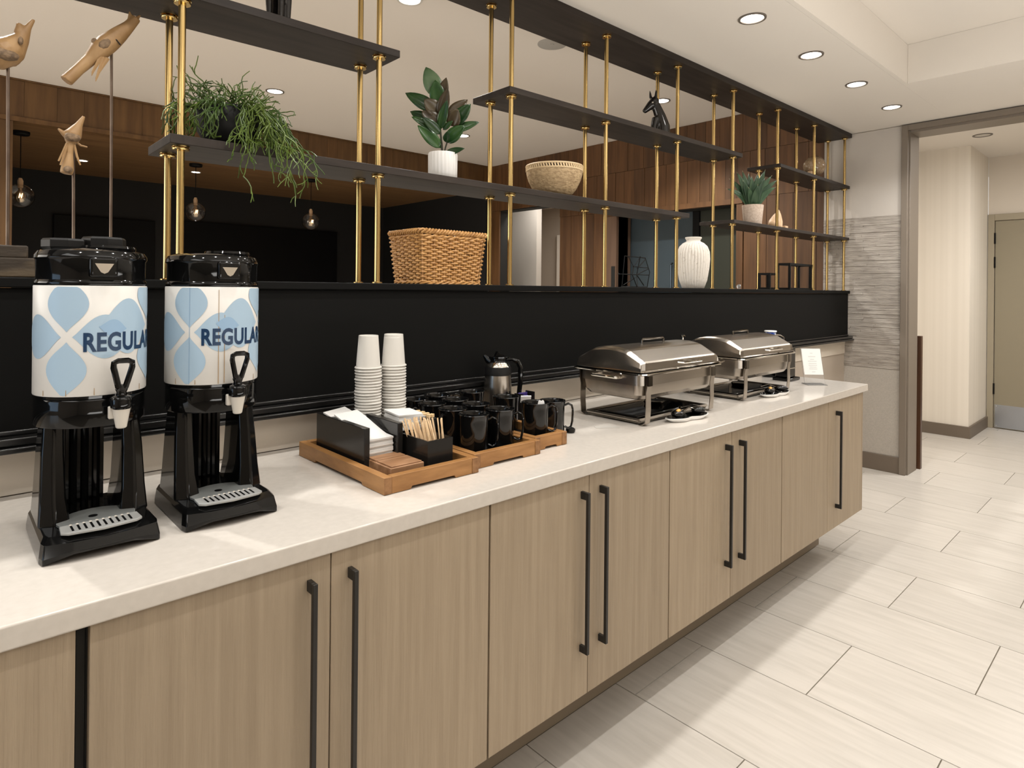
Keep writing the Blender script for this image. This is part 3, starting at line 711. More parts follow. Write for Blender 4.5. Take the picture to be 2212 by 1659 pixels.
for loc, rot, w, lab in (((.893, .292, 1.004), (R(15), R(-2), R(7)), .078, 'white napkin sliding forward off the top of the holder stack'),
                    ((.890, .350, 1.016), (R(10), R(-5), R(7)), .074, 'white napkin whose far corner sticks up out of the black holder'),
                    ((.894, .282, .998), (R(6), R(2), R(2)), .078, 'white napkin lying flat on top of the holder stack')):
    b = napkin_mesh(w, .155, .004, .012); o = obj('paper_napkin', b, 'napkin', smooth=False); o.location = loc; o.rotation_euler = rot
    tag(o, lab, 'napkin')
# second napkin pile behind, on a black wire basket
wbk = wthing('wire_basket', 'small black wire mesh basket behind the stir sticks under the spare napkins', 'basket', (1.03, .372, TZ))
b = B()
for i in range(10):
    x = .985 + i*.010
    b.tube([(x, .335, TZ+.002), (x, .335, TZ+.070)], .0011, 5); b.tube([(x, .410, TZ+.002), (x, .410, TZ+.070)], .0011, 5)
for k in range(7):
    z = TZ+.004+k*.011; b.tube([(.985, .335, z), (1.075, .335, z), (1.075, .410, z), (.985, .410, z), (.985, .335, z)], .0012, 5)
obj('wire_mesh', b, 'iron', wbk, kind='stuff')
obj('basket_floor', B().box(.986, 1.074, .336, .409, TZ+.0010, TZ+.0030), 'iron', wbk)
for i in range(9):
    b = napkin_mesh(.090, .085, .0045, .002) if i == 0 else None
    if b: n2 = obj('paper_napkin', b, 'napkin', smooth=False); o = n2
    else: o = n2.copy(); COL.objects.link(o)
    o.location = (1.033 + rnd.uniform(-.002, .002), .332, TZ+.072+i*.0050); o.rotation_euler = (R(2), R(4), R(rnd.uniform(-4, 4)))
    tag(o, 'folded white napkin in the spare pile between the cup stacks and stir sticks', 'napkin', 'spare napkins behind the stir sticks')
# stir stick box
sb = wthing('stick_box', 'black acrylic box holding wooden stir sticks at the front of the first teak tray', 'box', (1.01, .22, TZ))
X0, X1, Y0, Y1, Z0, Z1 = .968, 1.052, .160, .285, TZ+.0005, 1.010
for q in ((X0, X0+.004, Y0, Y1), (X1-.004, X1, Y0, Y1), (X0+.004, X1-.004, Y0, Y0+.004), (X0+.004, X1-.004, Y1-.004, Y1)):
    obj('wall', B().box(q[0], q[1], q[2], q[3], Z0, Z1), 'blackbox', sb)
obj('floor_plate', B().box(X0+.004, X1-.004, Y0+.004, Y1-.004, Z0, Z0+.003), 'blackbox', sb)
st0 = None
for i in range(34):
    if st0 is None: st0 = obj('stir_stick', B().box(-.0026, .0026, -.0007, .0007, 0, .120), 'stick', bev=.0005); o = st0
    else: o = st0.copy(); COL.objects.link(o)
    u, v = (i % 9)/8, (i//9)/2.0
    o.location = (.990 + .042*v*.9 + rnd.uniform(-.002, .002), .185 + .070*u, Z0+.0045)
    o.rotation_euler = (R(-4 - 5*u + rnd.uniform(-4, 4) - 4), R(-11 + 4*v + rnd.uniform(-5, 5)), R(rnd.uniform(-28, 28)))
    tag(o, 'pale wooden stir stick bunched in the black acrylic box', 'stir stick', 'wooden stir sticks in the black box')
# walnut block
wbx = wthing('wooden_block', 'small grooved walnut block lying at the front corner of the first teak tray', 'block', (.90, .22, TZ))
obj('block_body', B().box(.848, .950, .150, .290, TZ+.0008, .962), 'block', wbx, bev=.002)
obj('top_slat', B().box(.853, .945, .154, .226, .9622, .9655), 'block', wbx, bev=.001)
obj('top_slat', B().box(.853, .945, .232, .286, .9622, .9655), 'block', wbx, bev=.001)

# paper cups, bottom up
def cup_proto():
    b = B().lathe([(.0360, .001), (.0392, 0.0), (.0408, .0026), (.0392, .0052), (.0362, .0044), (.0292, .0985), (.0283, .0995), (.0278, .0960), (0, .0960)], (0, 0, 0), 28)
    return b
cp0 = None
def cupstack(cx, cy, n, zb, lab, side):
    global cp0
    for i in range(n):
        if cp0 is None: cp0 = obj('paper_cup', cup_proto(), 'cup'); o = cp0
        else: o = cp0.copy(); COL.objects.link(o)
        o.location = (cx + rnd.uniform(-.0012, .0012), cy + rnd.uniform(-.0012, .0012), zb + i*.00880)
        if i == n-1: tag(o, 'topmost white paper cup of the %s upside-down stack' % side, 'cup', lab)
        else: tag(o, 'white paper cup in the %s upside-down stack, below its topmost cup' % side, 'cup', lab)
cupstack(.960, .462, 29, TZ+.0005, 'paper cups in the left stack', 'left')
cupstack(1.048, .462, 29, TZ+.0005, 'paper cups in the right stack', 'right')

# ================================================================ MUGS
def mug_proto():
    t = thing('mug', 'mug', 'mug', (0, 0, 0), 0, 'glossy black mugs')
    obj('body', B().lathe([(0, .0), (.034, 0), (.040, .004), (.0425, .015), (.0430, .095), (.0455, .112), (.0470, .116), (.0462, .118), (.0440, .1165), (.0410, .108), (.0400, .02), (.036, .010), (0, .008)], (0, 0, 0), 36), 'mug', t)
    obj('handle', B().tube([(.0425, 0, .100), (.056, 0, .106), (.068, 0, .100), (.0715, 0, .086), (.0705, 0, .045), (.066, 0, .026), (.056, 0, .020), (.0435, 0, .026)], .0050, 8, flat=.8), 'mug', t)
    return t
mp = mug_proto(); first = [True]
def mug(x, y, z, rot, label):
    if first[0]:
        first[0] = False; mp.location = (x, y, z); mp.rotation_euler = (0, 0, rot); mp['label'] = label; return mp
    return dup(mp, (x, y, z), rot, label, 'glossy black mugs')
zm = TZ + .0006
MUGS = [(1.178, .222, -40, 'glossy black mug at the near front corner of the middle teak tray'),
 (1.292, .232, -42, 'glossy black mug second from the near corner along the front of the middle tray'),
 (1.455, .240, -42, 'glossy black mug holding a white paper tag on the narrowest tray'),
 (1.180, .330, 200, 'black mug directly behind the near corner mug of the middle tray'),
 (1.286, .345, 60, 'black mug in the middle of the middle tray, second row'),
 (1.455, .385, 70, 'tall standing black mug in front of the steel carafe on the narrowest tray'),
 (1.180, .440, 160, 'black mug in the third row of the middle tray, left side'),
 (1.286, .455, 70, 'black mug in the third row of the middle tray, right side'),
 (1.182, .546, 120, 'black mug at the back left of the middle tray, near the rail'),
 (1.290, .562, 100, 'black mug at the back right of the middle tray, near the rail'),
 (1.432, .545, 130, 'black mug at the back of the narrowest tray, left of the steel carafe')]
for x, y, a, lab in MUGS: mug(x, y, zm, R(a), lab)
mug(1.592, .292, ZT+.0006, R(-44), 'black mug standing on the bare worktop right of the trays')
tag(obj('tea_tag', B().prism([(-.012, 0), (.012, 0), (.009, .014), (.005, .017), (0, .014), (-.005, .017), (-.009, .014)], lambda x, z: (1.448+x*.74, .206-x*.68, zm+.112+z), lambda x, z: (1.4487+x*.74, .2068-x*.68, zm+.112+z)), 'white'), 'small white folded paper tag standing up from a black mug', 'paper tag')
tag(obj('creamer_packet', B().box(-.018, .018, -.002, .002, -.012, .014).xf(Matrix.Translation((1.500, .332, zm+.108)) @ Matrix.Rotation(R(-35), 4, 'Z') @ Matrix.Rotation(R(25), 4, 'X')), 'white'), 'small white packet between two black mugs at the right end of the trays', 'packet')
bx = wthing('sugar_caddy', 'small black caddy of tan sugar behind the stir sticks at the left of the mugs', 'caddy', (1.115, .395, TZ))
tag(obj('black_coaster', B().lathe([(0, 0), (.014, 0), (.017, .004), (.017, .012), (.012, .016), (0, .016)], (1.655, .262, ZT+.0006), 20), 'gloss'), 'tiny black round cap on the worktop at the foot of the rightmost mug', 'cap')
bpy.data.objects.remove(bx)
bx = wthing('sugar_caddy', 'small black caddy of tan sugar pieces between the napkins and the mugs', 'caddy', (1.083, .32, TZ))
obj('caddy_body', B().box(1.066, 1.098, .300, .43, TZ+.0008, 1.035), 'blackbox', bx, bev=.002)
for i in range(9):
    o = obj('sugar_piece', B().box(-.006, .006, -.006, .006, 0, .010).xf(Matrix.Rotation(rnd.uniform(0, 3), 4, 'Z')), 'sugar', bev=.001)
    o.location = (1.078 + (i % 2)*.011, .312 + (i//2)*.024, 1.0355)
    tag(o, 'tan sugar piece heaped on the small black caddy by the mugs', 'sugar', 'tan sugar pieces')
tag(obj('tan_card', B().box(1.004, 1.09, .530, .536, TZ+.001, 1.045), 'block', bev=.001), 'plain tan wooden card standing behind the right paper cup stack', 'card')
# packets
pk = wthing('packet_holder', 'dark little holder of purple and pink packets right of the steel carafe', 'packet holder', (1.60, .44, ZT))
obj('holder_frame', B().box(1.575, 1.580, .425, .470, ZT+.0008, 1.035).box(1.632, 1.637, .425, .470, ZT+.0008, 1.040).box(1.580, 1.632, .425, .470, ZT+.0008, ZT+.006), 'iron', pk)
pg = 'coloured packets in the small holder'
tag(obj('packet', B().box(1.583, 1.606, .430, .436, ZT+.0075, 1.030).xf(RZ(R(-12), (1.595, .43, 0))), 'purple', bev=.001), 'dark purple packet at the front of the small holder', 'packet', pg)
tag(obj('packet', B().box(1.588, 1.628, .445, .450, ZT+.0075, 1.020), 'pink', bev=.001), 'pink packet behind the purple one in the small holder', 'packet', pg)
tag(obj('packet', B().box(1.585, 1.630, .457, .462, ZT+.0075, 1.036), 'purple', bev=.001), 'purple packet at the back of the small holder', 'packet', pg)

# carafe
cf = wthing('carafe', 'steel thermal carafe with black spout, lid and handle behind the mugs', 'carafe', (1.585, .575, ZT))
cc = (1.585, .575, 0)
bd = obj('body', B().lathe([(0, ZT+.001), (.057, ZT+.001), (.0585, ZT+.006), (.0575, .96), (.0515, 1.075), (.050, 1.092), (0, 1.092)], cc, 48), 'chrome', cf)
obj('black_band', B().lathe([(.0502, 1.0925), (.0512, 1.094), (.0505, 1.120), (.049, 1.124), (0, 1.124)], cc, 48), 'gloss2', cf)
obj('shoulder', B().lathe([(.0488, 1.1245), (.046, 1.132), (.036, 1.141), (0, 1.141)], cc, 48), 'chromep', cf)
obj('neck', B().lathe([(.036, 1.1412), (.033, 1.146), (.033, 1.155), (.036, 1.158), (.036, 1.162), (0, 1.163)], cc, 32), 'gloss', cf)
obj('spout', B().tube([(1.585-.020, .575+.018, 1.142), (1.585-.030, .575+.028, 1.152), (1.585-.040, .575+.036, 1.166)], [.018, .013, .006], 12), 'gloss', cf)
obj('lid_lever', B().prism([(-.012, 0), (.020, 0), (.016, .006), (.002, .010), (-.004, .018), (-.008, .010)], lambda x, z: (1.585+x*.73, .575-x*.68-.006, 1.1632+z), lambda x, z: (1.585+x*.73, .575-x*.68+.006, 1.1632+z)), 'gloss', cf)
hx, hy = .734, -.679
obj('handle', B().tube([(1.585+d*hx, .575+d*hy, z) for d, z in ((.034, 1.150), (.055, 1.152), (.076, 1.143), (.087, 1.120), (.087, 1.07), (.082, 1.02), (.072, .985), (.060, .970))], [.009, .010, .0105, .0105, .010, .0095, .009, .008], 10), 'gloss', cf)
for k in (-1, 0, 1):
    aa = R(-82 + k*9)
    obj('printed_mark', B().box(-.0035, .0035, -.0003, .0006, -.005 - (k == 0)*.002, .005 - (k == 0)*.006).xf(Matrix.Translation((1.585+.0556*math.cos(aa), .575+.0556*math.sin(aa), 1.028)) @ Matrix.Rotation(aa+PI/2, 4, 'Z')), 'iron', bd)
# paper slip and worktop bits
tag(obj('paper_slip', B().box(1.775, 1.865, .215, .245, ZT+.0006, ZT+.0012).xf(RZ(R(-35), (1.82, .23, 0))), 'acr2'), 'thin clear slip lying on the worktop left of the nearer chafing dish', 'slip')

# ================================================================ CHAFING DISHES
def chafer(loc, label, first=None):
    if first: return dup(first, loc, 0.0, label, 'stainless chafing dishes')
    t = thing('chafing_dish', label, 'chafing dish', loc, 0, 'stainless chafing dishes')
    L, D = .585, .330
    def rrect(x0, x1, y0, y1, r_, n=5):
        p = []
        for cx_, cy_, a0 in ((x1-r_, y1-r_, 0), (x0+r_, y1-r_, 90), (x0+r_, y0+r_, 180), (x1-r_, y0+r_, 270)):
            for i in range(n+1): a = R(a0+90*i/n); p.append((cx_+r_*math.cos(a), cy_+r_*math.sin(a)))
        return p
    def stack(rings):
        b = B(); vs_ = [[b.b.verts.new((x, y, z)) for x, y in pts] for pts, z in rings]; n = len(vs_[0])
        for p, q in zip(vs_, vs_[1:]):
            for i in range(n): b.b.faces.new((p[i], p[(i+1) % n], q[(i+1) % n], q[i]))
        b.b.faces.new(vs_[0][::-1]); b.b.faces.new(vs_[-1]); return b
    obj('water_pan', stack([(rrect(.055, .530, .045, .285, .03), .092), (rrect(.040, .545, .030, .300, .04), .097), (rrect(.030, .555, .020, .310, .04), .112), (rrect(.026, .559, .016, .314, .04), .148), (rrect(.026, .559, .016, .314, .04), .150)]), 'chrome', t, ang=25)
    obj('upper_band', stack([(rrect(.020, .565, .010, .320, .04), .1505), (rrect(.020, .565, .010, .320, .04), .190)]), 'chrome', t)
    obj('rim', stack([(rrect(.002, .583, -.006, .336, .03), .1905), (rrect(-.002, .587, -.010, .340, .03), .194), (rrect(-.002, .587, -.010, .340, .03), .198), (rrect(.004, .581, -.004, .334, .03), .2005)]), 'chromep', t)
    obj('food_pan_rim', stack([(rrect(.008, .577, .0, .330, .03), .2008), (rrect(.0, .585, -.007, .337, .03), .203), (rrect(.006, .579, -.002, .332, .03), .2065)]), 'chromep', t)
    # lid
    prof = [(.010, .207), (.010, .234), (.016, .241), (.078, .276), (.092, .281), (.130, .2875), (.165, .289), (.200, .2875), (.238, .281), (.252, .276), (.314, .241), (.320, .234), (.320, .207)]
    b = B(); rows = []
    for x, ky, kz in ((.010, 1, .0), (.011, 1, .32), (.017, .985, .84), (.022, .98, .93), (.040, 1, 1), (.545, 1, 1), (.563, .98, .93), (.568, .985, .84), (.574, 1, .32), (.575, 1, 0)):
        rows.append([b.b.verts.new((x, .165+(y-.165)*ky, .207+(z-.207)*(kz if kz else .02))) for y, z in prof])
    for p, q in zip(rows, rows[1:]):
        for i in range(len(prof)-1): b.b.faces.new((p[i], p[i+1], q[i+1], q[i]))
    b.b.faces.new(rows[0]); b.b.faces.new(rows[-1][::-1])
    for p, q in zip(rows, rows[1:]): b.b.faces.new((p[0], q[0], q[-1], p[-1]))
    lid = obj('lid', b, 'chrome', t, ang=9)
    obj('ridge', B().box(.040, .545, .0035, .0075, .2335, .2365), 'chromep', lid)
    obj('lid_handle', B().tube([(.235, .165, .285), (.235, .165, .301), (.241, .165, .306), (.386, .165, .306), (.392, .165, .301), (.392, .165, .285)], .0048, 8), 'steeld', lid)
    obj('front_grip', B().tube([(.26, .012, .224), (.275, -.006, .222), (.41, -.006, .222), (.425, .012, .224)], .004, 8), 'chromep', lid)
    # legs: flat bent bars
    for x in (.040, .500):
        for y, s in ((.004, -1), (.326, 1)):
            b = B(); path = [(y+s*.004, .188), (y+s*.004, .150), (y+s*-.001, .125), (y-s*.0, .06), (y-s*.004, .010), (y-s*.020, .001), (y-s*.034, .001)]
            rows = []
            for yy, zz in path: rows.append([b.b.verts.new((x, yy, zz)), b.b.verts.new((x+.030, yy, zz)), b.b.verts.new((x+.030, yy-s*.003, zz+.0015)), b.b.verts.new((x, yy-s*.003, zz+.0015))])
            for p, q in zip(rows, rows[1:]):
                for i in range(4): b.b.faces.new((p[i], p[(i+1) % 4], q[(i+1) % 4], q[i]))
            b.b.faces.new(rows[0]); b.b.faces.new(rows[-1][::-1])
            lg = obj('leg', b, 'chrome', t)
            obj('leg_plate', B().box(x+.001, x+.029, y+s*.0052, y+s*.0072, .150, .188) if s > 0 else B().box(x+.001, x+.029, y-.0075, y-.0052, .150, .188), 'steeld', lg)
    # side handles
    for x0, s in ((.020, -1), (.565, 1)):
        obj('side_handle', B().tube([(x0, .105, .176), (x0+s*.026, .108, .176), (x0+s*.028, .112, .176), (x0+s*.028, .222, .176), (x0+s*.026, .226, .176), (x0, .229, .176)], .006, 8), 'chromep', t)
    # lower fuel tray with lip
    ft = obj('fuel_tray', B().box(.045, .530, .040, .290, .006, .012), 'steeld', t, bev=.002)
    obj('tray_lip', B().tube([(.045, .040, .018), (.530, .040, .018), (.530, .290, .018), (.045, .290, .018), (.045, .040, .018)], .006, 6), 'chrome', ft)
    obj('fuel_plate', B().box(.085, .490, .075, .255, .013, .022), 'gloss', ft, bev=.004)
    obj('fuel_cup', B().lathe([(0, .0225), (.038, .0225), (.044, .034), (.040, .038), (0, .036)], (.36, .19, 0), 24), 'steeld', ft)
    return t
c1 = chafer((1.893, .132, ZT+.0005), 'nearer stainless steel roll top chafing dish on bent legs')
chafer((2.690, .150, ZT+.0005), 'farther stainless steel chafing dish next to the small white sign', c1)

# lidded pan behind the first dish
pn = wthing('lidded_pan', 'dark round pan with knobbed steel lid and wooden handle behind the nearer chafing dish', 'pan', (2.93, .60, ZT))
pc = (2.93, .603, 0)
obj('pan_stand', B().lathe([(0, ZT+.001), (.078, ZT+.001), (.078, ZT+.006), (.02, ZT+.02), (.02, 1.05), (0, 1.05)], pc, 28), 'iron', pn)
obj('pan_body', B().lathe([(0, 1.055), (.060, 1.055), (.080, 1.075), (.086, 1.115), (0, 1.115)], pc, 36), 'iron', pn)
obj('pan_lid', B().lathe([(.088, 1.1155), (.088, 1.120), (.074, 1.140), (.045, 1.156), (0, 1.162)], pc, 36), 'steeld', pn)
obj('lid_knob', B().lathe([(0, 1.160), (.006, 1.160), (.005, 1.172), (.014, 1.178), (.015, 1.183), (.008, 1.188), (0, 1.189)], pc, 16), 'chromep', pn)
obj('wooden_handle', B().tube([(3.00, .585, 1.128), (3.08, .560, 1.130), (3.19, .525, 1.126)], [.008, .011, .012], 10), 'tray', pn)
# blue tin and its bail behind the second dish
bt = wthing('enamel_pitcher', 'blue and white enamel pitcher with thin wire handle behind the farther chafing dish', 'pitcher', (3.63, .50, ZT))
pc = (3.66, .46, 0)
obj('pitcher_body', B().lathe([(0, ZT+.001), (.045, ZT+.001), (.047, ZT+.01), (.043, 1.08), (.030, 1.13), (0, 1.13)], pc, 28), 'gloss', bt)
obj('pitcher_neck', B().lathe([(.030, 1.1305), (.027, 1.15), (.032, 1.180), (0, 1.180)], pc, 28), 'blue', bt)
obj('pitcher_rim', B().lathe([(.032, 1.1805), (.036, 1.184), (.034, 1.189), (0, 1.189)], pc, 28), 'white', bt)
obj('wire_handle', B().tube([(3.66+d*.734, .46-d*.679, z) for d, z in ((.028, 1.165), (.060, 1.162), (.080, 1.150), (.082, 1.120), (.066, 1.095), (.046, 1.085))], .0035, 8), 'chrome', bt)
# black dispenser
dp = wthing('beverage_dispenser', 'black square dispenser with a steel band behind the white sign', 'dispenser', (3.62, .36, ZT))
obj('dispenser_foot', B().box(3.525, 3.665, .285, .385, ZT+.001, ZT+.018), 'gloss', dp, bev=.004)
obj('dispenser_body', B().box(3.535, 3.625, .295, .375, ZT+.019, 1.105), 'gloss', dp, bev=.008, bseg=3)
obj('steel_band', B().box(3.533, 3.627, .293, .377, .985, .989), 'chromep', dp)
# sign
sg = wthing('table_sign', 'small white printed notice in a clear acrylic stand near the end of the worktop', 'sign', (3.55, .20, ZT))
def SP(u, w, z): return (3.535 + u*.734 - w*.679, .150 + -u*.679 - w*.734, z)
def sbox(u0, u1, w0, w1, z0, z1, lean=.0):
    b = B().box(0, 1, 0, 1, 0, 1)
    for v in b.b.verts:
        u = u0+(u1-u0)*v.co.x; w = w0+(w1-w0)*v.co.y; z = z0+(z1-z0)*v.co.z
        v.co = SP(u - lean*(z-ZT)*.35, w - lean*(z-ZT), z)
    return b
obj('acrylic_base', sbox(-.055, .052, -.045, .030, ZT+.0006, ZT+.0036), 'acr', sg)
obj('acrylic_back', sbox(-.057, .055, -.004, -.001, ZT+.004, 1.112, .18), 'acr', sg)
ppr = obj('paper', sbox(-.052, .052, .000, .0010, .968, 1.108, .18), 'white', sg)
for i, (z, w) in enumerate(((1.083, .014), (1.065, .040), (1.050, .022), (1.040, .048), (1.028, .044), (1.018, .046), (1.008, .040), (.998, .044), (.982, .018))):
    obj('text_line', sbox(-w/2, w/2, .0011, .0014, z, z+.0016, .18), 'grey', ppr)
# spoon rests
def spoonrest(loc, rot, label, l2):
    t = thing('spoon_rest', label, 'spoon rest', loc, rot, 'white edged spoon rests')
    pts = []
    n = 40
    def outline(k):
        out = []
        for i in range(n):
            a = 2*PI*i/n; x = .118*math.cos(a); wv = .040*(1 - .42*math.exp(-(x/.030)**2)); out.append((x*k, math.sin(a)*wv*k*(1.15 if abs(math.cos(a)) > .9 else 1.0)))
        return out
    b = B(); rings = []
    for k, z in ((.80, .0008), (.86, .004), (1.0, .013), (.99, .0155), (.95, .014), (.82, .006)):
        rings.append([b.b.verts.new((x, y, z)) for x, y in outline(k)])
    for p, q in zip(rings, rings[1:]):
        for i in range(n): b.b.faces.new((p[i], p[(i+1) % n], q[(i+1) % n], q[i]))
    b.b.faces.new(rings[0][::-1]); b.b.faces.new(rings[-1])
    obj('white_dish', b, 'white', t)
    b = B(); rings = []
    for k, z in ((.81, .0066), (.93, .0140), (.96, .0172), (.92, .0168), (.80, .0080)):
        rings.append([b.b.verts.new((x, y, z)) for x, y in outline(k)])
    for p, q in zip(rings, rings[1:]):
        for i in range(n): b.b.faces.new((p[i], p[(i+1) % n], q[(i+1) % n], q[i]))
    b.b.faces.new(rings[0][::-1]); b.b.faces.new(rings[-1])
    obj('black_inlay', b, 'gloss', t)
    return t
spoonrest((2.175, .112, ZT+.0006), R(-8), 'white edged black spoon rest in front of the nearer chafing dish', 0)
spoonrest((3.010, .138, ZT+.0006), R(-4), 'white edged black spoon rest in front of the farther chafing dish', 0)
def spoon(loc, rot, label, gold):
    t = thing('serving_spoon', label, 'serving spoon', loc, rot, 'black serving spoons on the rests')
    obj('bowl', B().ball((0, 0, .012), .034, (1.0, .72, .42), 3), 'gloss', t)
    if gold: obj('lump', B().ball((-.002, -.004, .022), .020, (1.0, .50, .42), 2), 'copper', t)  # raised copper coloured lump on the spoon bowl
    obj('handle', B().tube([(.028, 0, .018), (.06, .004, .030), (.10, .008, .018)], [.005, .004, .005], 8, flat=.6), 'steeld', t)
    return t
spoon((2.115, .118, ZT+.0185), R(20), 'black serving spoon with a gold glint on the nearer spoon rest', True)
spoon((2.245, .104, ZT+.0185), R(170), 'plain black serving spoon at the right end of the nearer spoon rest', False)
spoon((2.955, .140, ZT+.0185), R(20), 'black serving spoon with a gold glint on the farther spoon rest', True)
spoon((3.070, .134, ZT+.0185), R(130), 'plain black serving spoon at the right end of the farther spoon rest', False)

# ================================================================ DECOR ON THE SHELVES
ZP = 1.437
def organic(name, b, mat, par, vox=.006, smooth=6):
    o = obj(name, b, mat, par)
    md = o.modifiers.new('remesh', 'REMESH'); md.mode = 'VOXEL'; md.voxel_size = vox; md.use_smooth_shade = True
    m2 = o.modifiers.new('smooth', 'SMOOTH'); m2.iterations = smooth; m2.factor = .6
    return o
# wicker basket
bk = wthing('wicker_basket', 'honey brown rectangular woven wicker basket on the black half wall', 'basket', (1.45, .79, ZP))
def rr(x0, x1, y0, y1, r_, n):
    segs = []; L = [x1-x0-2*r_, y1-y0-2*r_]
    P = []
    for cx_, cy_, a0 in ((x1-r_, y0+r_, -90), (x1-r_, y1-r_, 0), (x0+r_, y1-r_, 90), (x0+r_, y0+r_, 180)):
        for i in range(7): a = R(a0+90*i/6); P.append(Vector((cx_+r_*math.cos(a), cy_+r_*math.sin(a), 0)))
    P.append(P[0]); cum = [0]
    for p, q in zip(P, P[1:]): cum.append(cum[-1] + (q-p).length)
    out = []
    for k in range(n):
        d = cum[-1]*k/n; i = max(j for j in range(len(cum)) if cum[j] <= d+1e-9); i = min(i, len(P)-2)
        t_ = (d-cum[i])/max(cum[i+1]-cum[i], 1e-9); p = P[i].lerp(P[i+1], t_); tg = (P[i+1]-P[i]).normalized() if (P[i+1]-P[i]).length > 1e-9 else Vector((1, 0, 0))
        out.append((p, Vector((tg.y, -tg.x, 0))))
    return out
bX0, bX1, bY0, bY1, bH = 1.296, 1.606, .676, .900, .206
NS = 40; wv = B(); rows_n = 21
for k in range(rows_n):
    f = k/(rows_n-1); ins = .020*(1-f); z = ZP + .012 + f*(bH-.040)
    path = rr(bX0+ins, bX1-ins, bY0+ins*.5, bY1-ins*.5, .022, NS*2); pts = []
    for i, (p, nrm) in enumerate(path):
        s = math.cos(PI*i/2*1.0 + PI*(k % 2)) if i % 2 == 0 else 0
        amp = .0058*(1 if ((i//2 + k) % 2) else -1) if i % 2 == 0 else 0
        pts.append(p + nrm*amp + Vector((0, 0, z + .0016*noise.noise(Vector((i*.3, k*1.7, 0)))*2)))
    pts.append(pts[0]); wv.tube(pts, .0044, 6, caps=False)
obj('weave', wv, 'wicker', bk, kind='stuff')
sk = B(); pa = rr(bX0+.020, bX1-.020, bY0+.010, bY1-.010, .022, NS); pb = rr(bX0, bX1, bY0, bY1, .022, NS)
for (p, _), (q, _) in zip(pa, pb): sk.tube([p+Vector((0, 0, ZP+.004)), q+Vector((0, 0, ZP+bH-.018))], .0036, 5)
obj('stakes', sk, 'wicker', bk, kind='stuff')
rm = B()
for ph in range(3):
    path = rr(bX0-.003, bX1+.003, bY0-.003, bY1+.003, .022, 150); pts = []
    for i, (p, nrm) in enumerate(path): a = i*2*PI/6 + ph*2*PI/3; pts.append(p + nrm*(.0065*math.cos(a)) + Vector((0, 0, ZP+bH-.010 + .0070*math.sin(a))))
    pts.append(pts[0]); rm.tube(pts, .0048, 6, caps=False)
obj('braided_rim', rm, 'wicker', bk)
for z, e in ((ZP+.0045, .019), (ZP+bH-.027, .002)):
    rm = B()
    for ph in range(2):
        path = rr(bX0+e, bX1-e, bY0+e*.5, bY1-e*.5, .022, 120); pts = []
        for i, (p, nrm) in enumerate(path): a = i*2*PI/8 + ph*PI; pts.append(p + nrm*(.004*math.cos(a)+.002) + Vector((0, 0, z + .0040*math.sin(a))))
        pts.append(pts[0]); rm.tube(pts, .0042, 6, caps=False)
    obj('twined_band', rm, 'wicker', bk)
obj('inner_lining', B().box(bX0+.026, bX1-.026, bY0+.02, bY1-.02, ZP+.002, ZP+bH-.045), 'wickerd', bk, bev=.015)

# ribbed vase
vc = (3.34, .79, ZP)
vz = wthing('ribbed_vase', 'chalky white ribbed pottery vase on the black half wall', 'vase', vc)
VS = .76
prof = [(0, .0), (.082, .0), (.088, .004), (.104, .05), (.118, .12), (.124, .175), (.120, .220), (.104, .252), (.078, .272), (.058, .281), (.054, .288), (.060, .296), (.066, .302), (.064, .308), (.054, .308), (.050, .290), (0, .285)]
obj('vase_body', B().lathe([(r_*VS*.975, z) for r_, z in prof], vc, 288, lambda a, z: 1.0 + (.065*abs(math.sin(16*a))**.8 if .01 < z < .275 else 0)), 'vase', vz, ang=60)
# iron geometric wire sculpture
ws = wthing('wire_sculpture', 'black geometric wire sculpture standing on the half wall left of the white vase', 'sculpture', (2.775, .79, ZP))
def wp(u, v, w=0): return (2.655 + u*.235, .80 + w, ZP + .004 + v*.165)
for pth in ([(0, 0), (.03, .98), (.92, .97), (1, .5), (1, 0), (0, 0)], [(.3, .98), (.5, .66), (.62, .98)], [(.5, .66), (.92, .64)], [(.5, .66), (.32, .38), (.5, 0)], [(-.05, .40), (.95, .40)],
            [(.62, .40), (.90, .05)], [(.62, .98), (.62, .40), (.52, .02)], [(.12, .05), (.45, .30)], [(.88, .92), (.62, .60)], [(.62, .40), (1, .62)]):
    obj('wire', B().tube([wp(u, v, .012*math.sin(u*9+v*5)) for u, v in pth], .0026, 6), 'iron', ws)
for u, v in ((.5, .66), (.62, .40), (0, 0), (.62, .98), (.5, 0), (-.05, .40)): obj('node', B().ball(wp(u, v, .012*math.sin(u*9+v*5)), .0055, (1, 1, 1), 1), 'iron', ws)
# open frame cubes
def cubeframe(x0, x1, y0, y1, z1, th, label):
    t = wthing('open_cube', label, 'sculpture', ((x0+x1)/2, (y0+y1)/2, ZP), 'open black cube frames')
    z0 = ZP+.0006
    for x in (x0, x1-th):
        for y in (y0, y1-th): obj('upright', B().box(x, x+th, y, y+th, z0+th, z1-th), 'iron', t)
    for z in (z0, z1-th):
        for y in (y0, y1-th): obj('bar', B().box(x0, x1, y, y+th, z, z+th), 'iron', t)
        for x in (x0, x1-th): obj('bar', B().box(x, x+th, y0+th, y1-th, z, z+th), 'iron', t)
    return t
cubeframe(4.205, 4.345, .715, .80, 1.552, .014, 'smaller open black cube frame on the half wall near the far end')
cubeframe(4.52, 4.90, .712, .812, 1.632, .015, 'larger open black cube frame on the half wall near the far end')
tag(obj('glass_trinket', B().ball((3.83, .75, ZP+.016), .015, (1.3, .8, 1), 2).ball((3.845, .75, ZP+.020), .011, (.7, .7, 1.1), 1), 'acr'), 'tiny clear glass trinket on the half wall left of the smaller black cube frame', 'ornament')

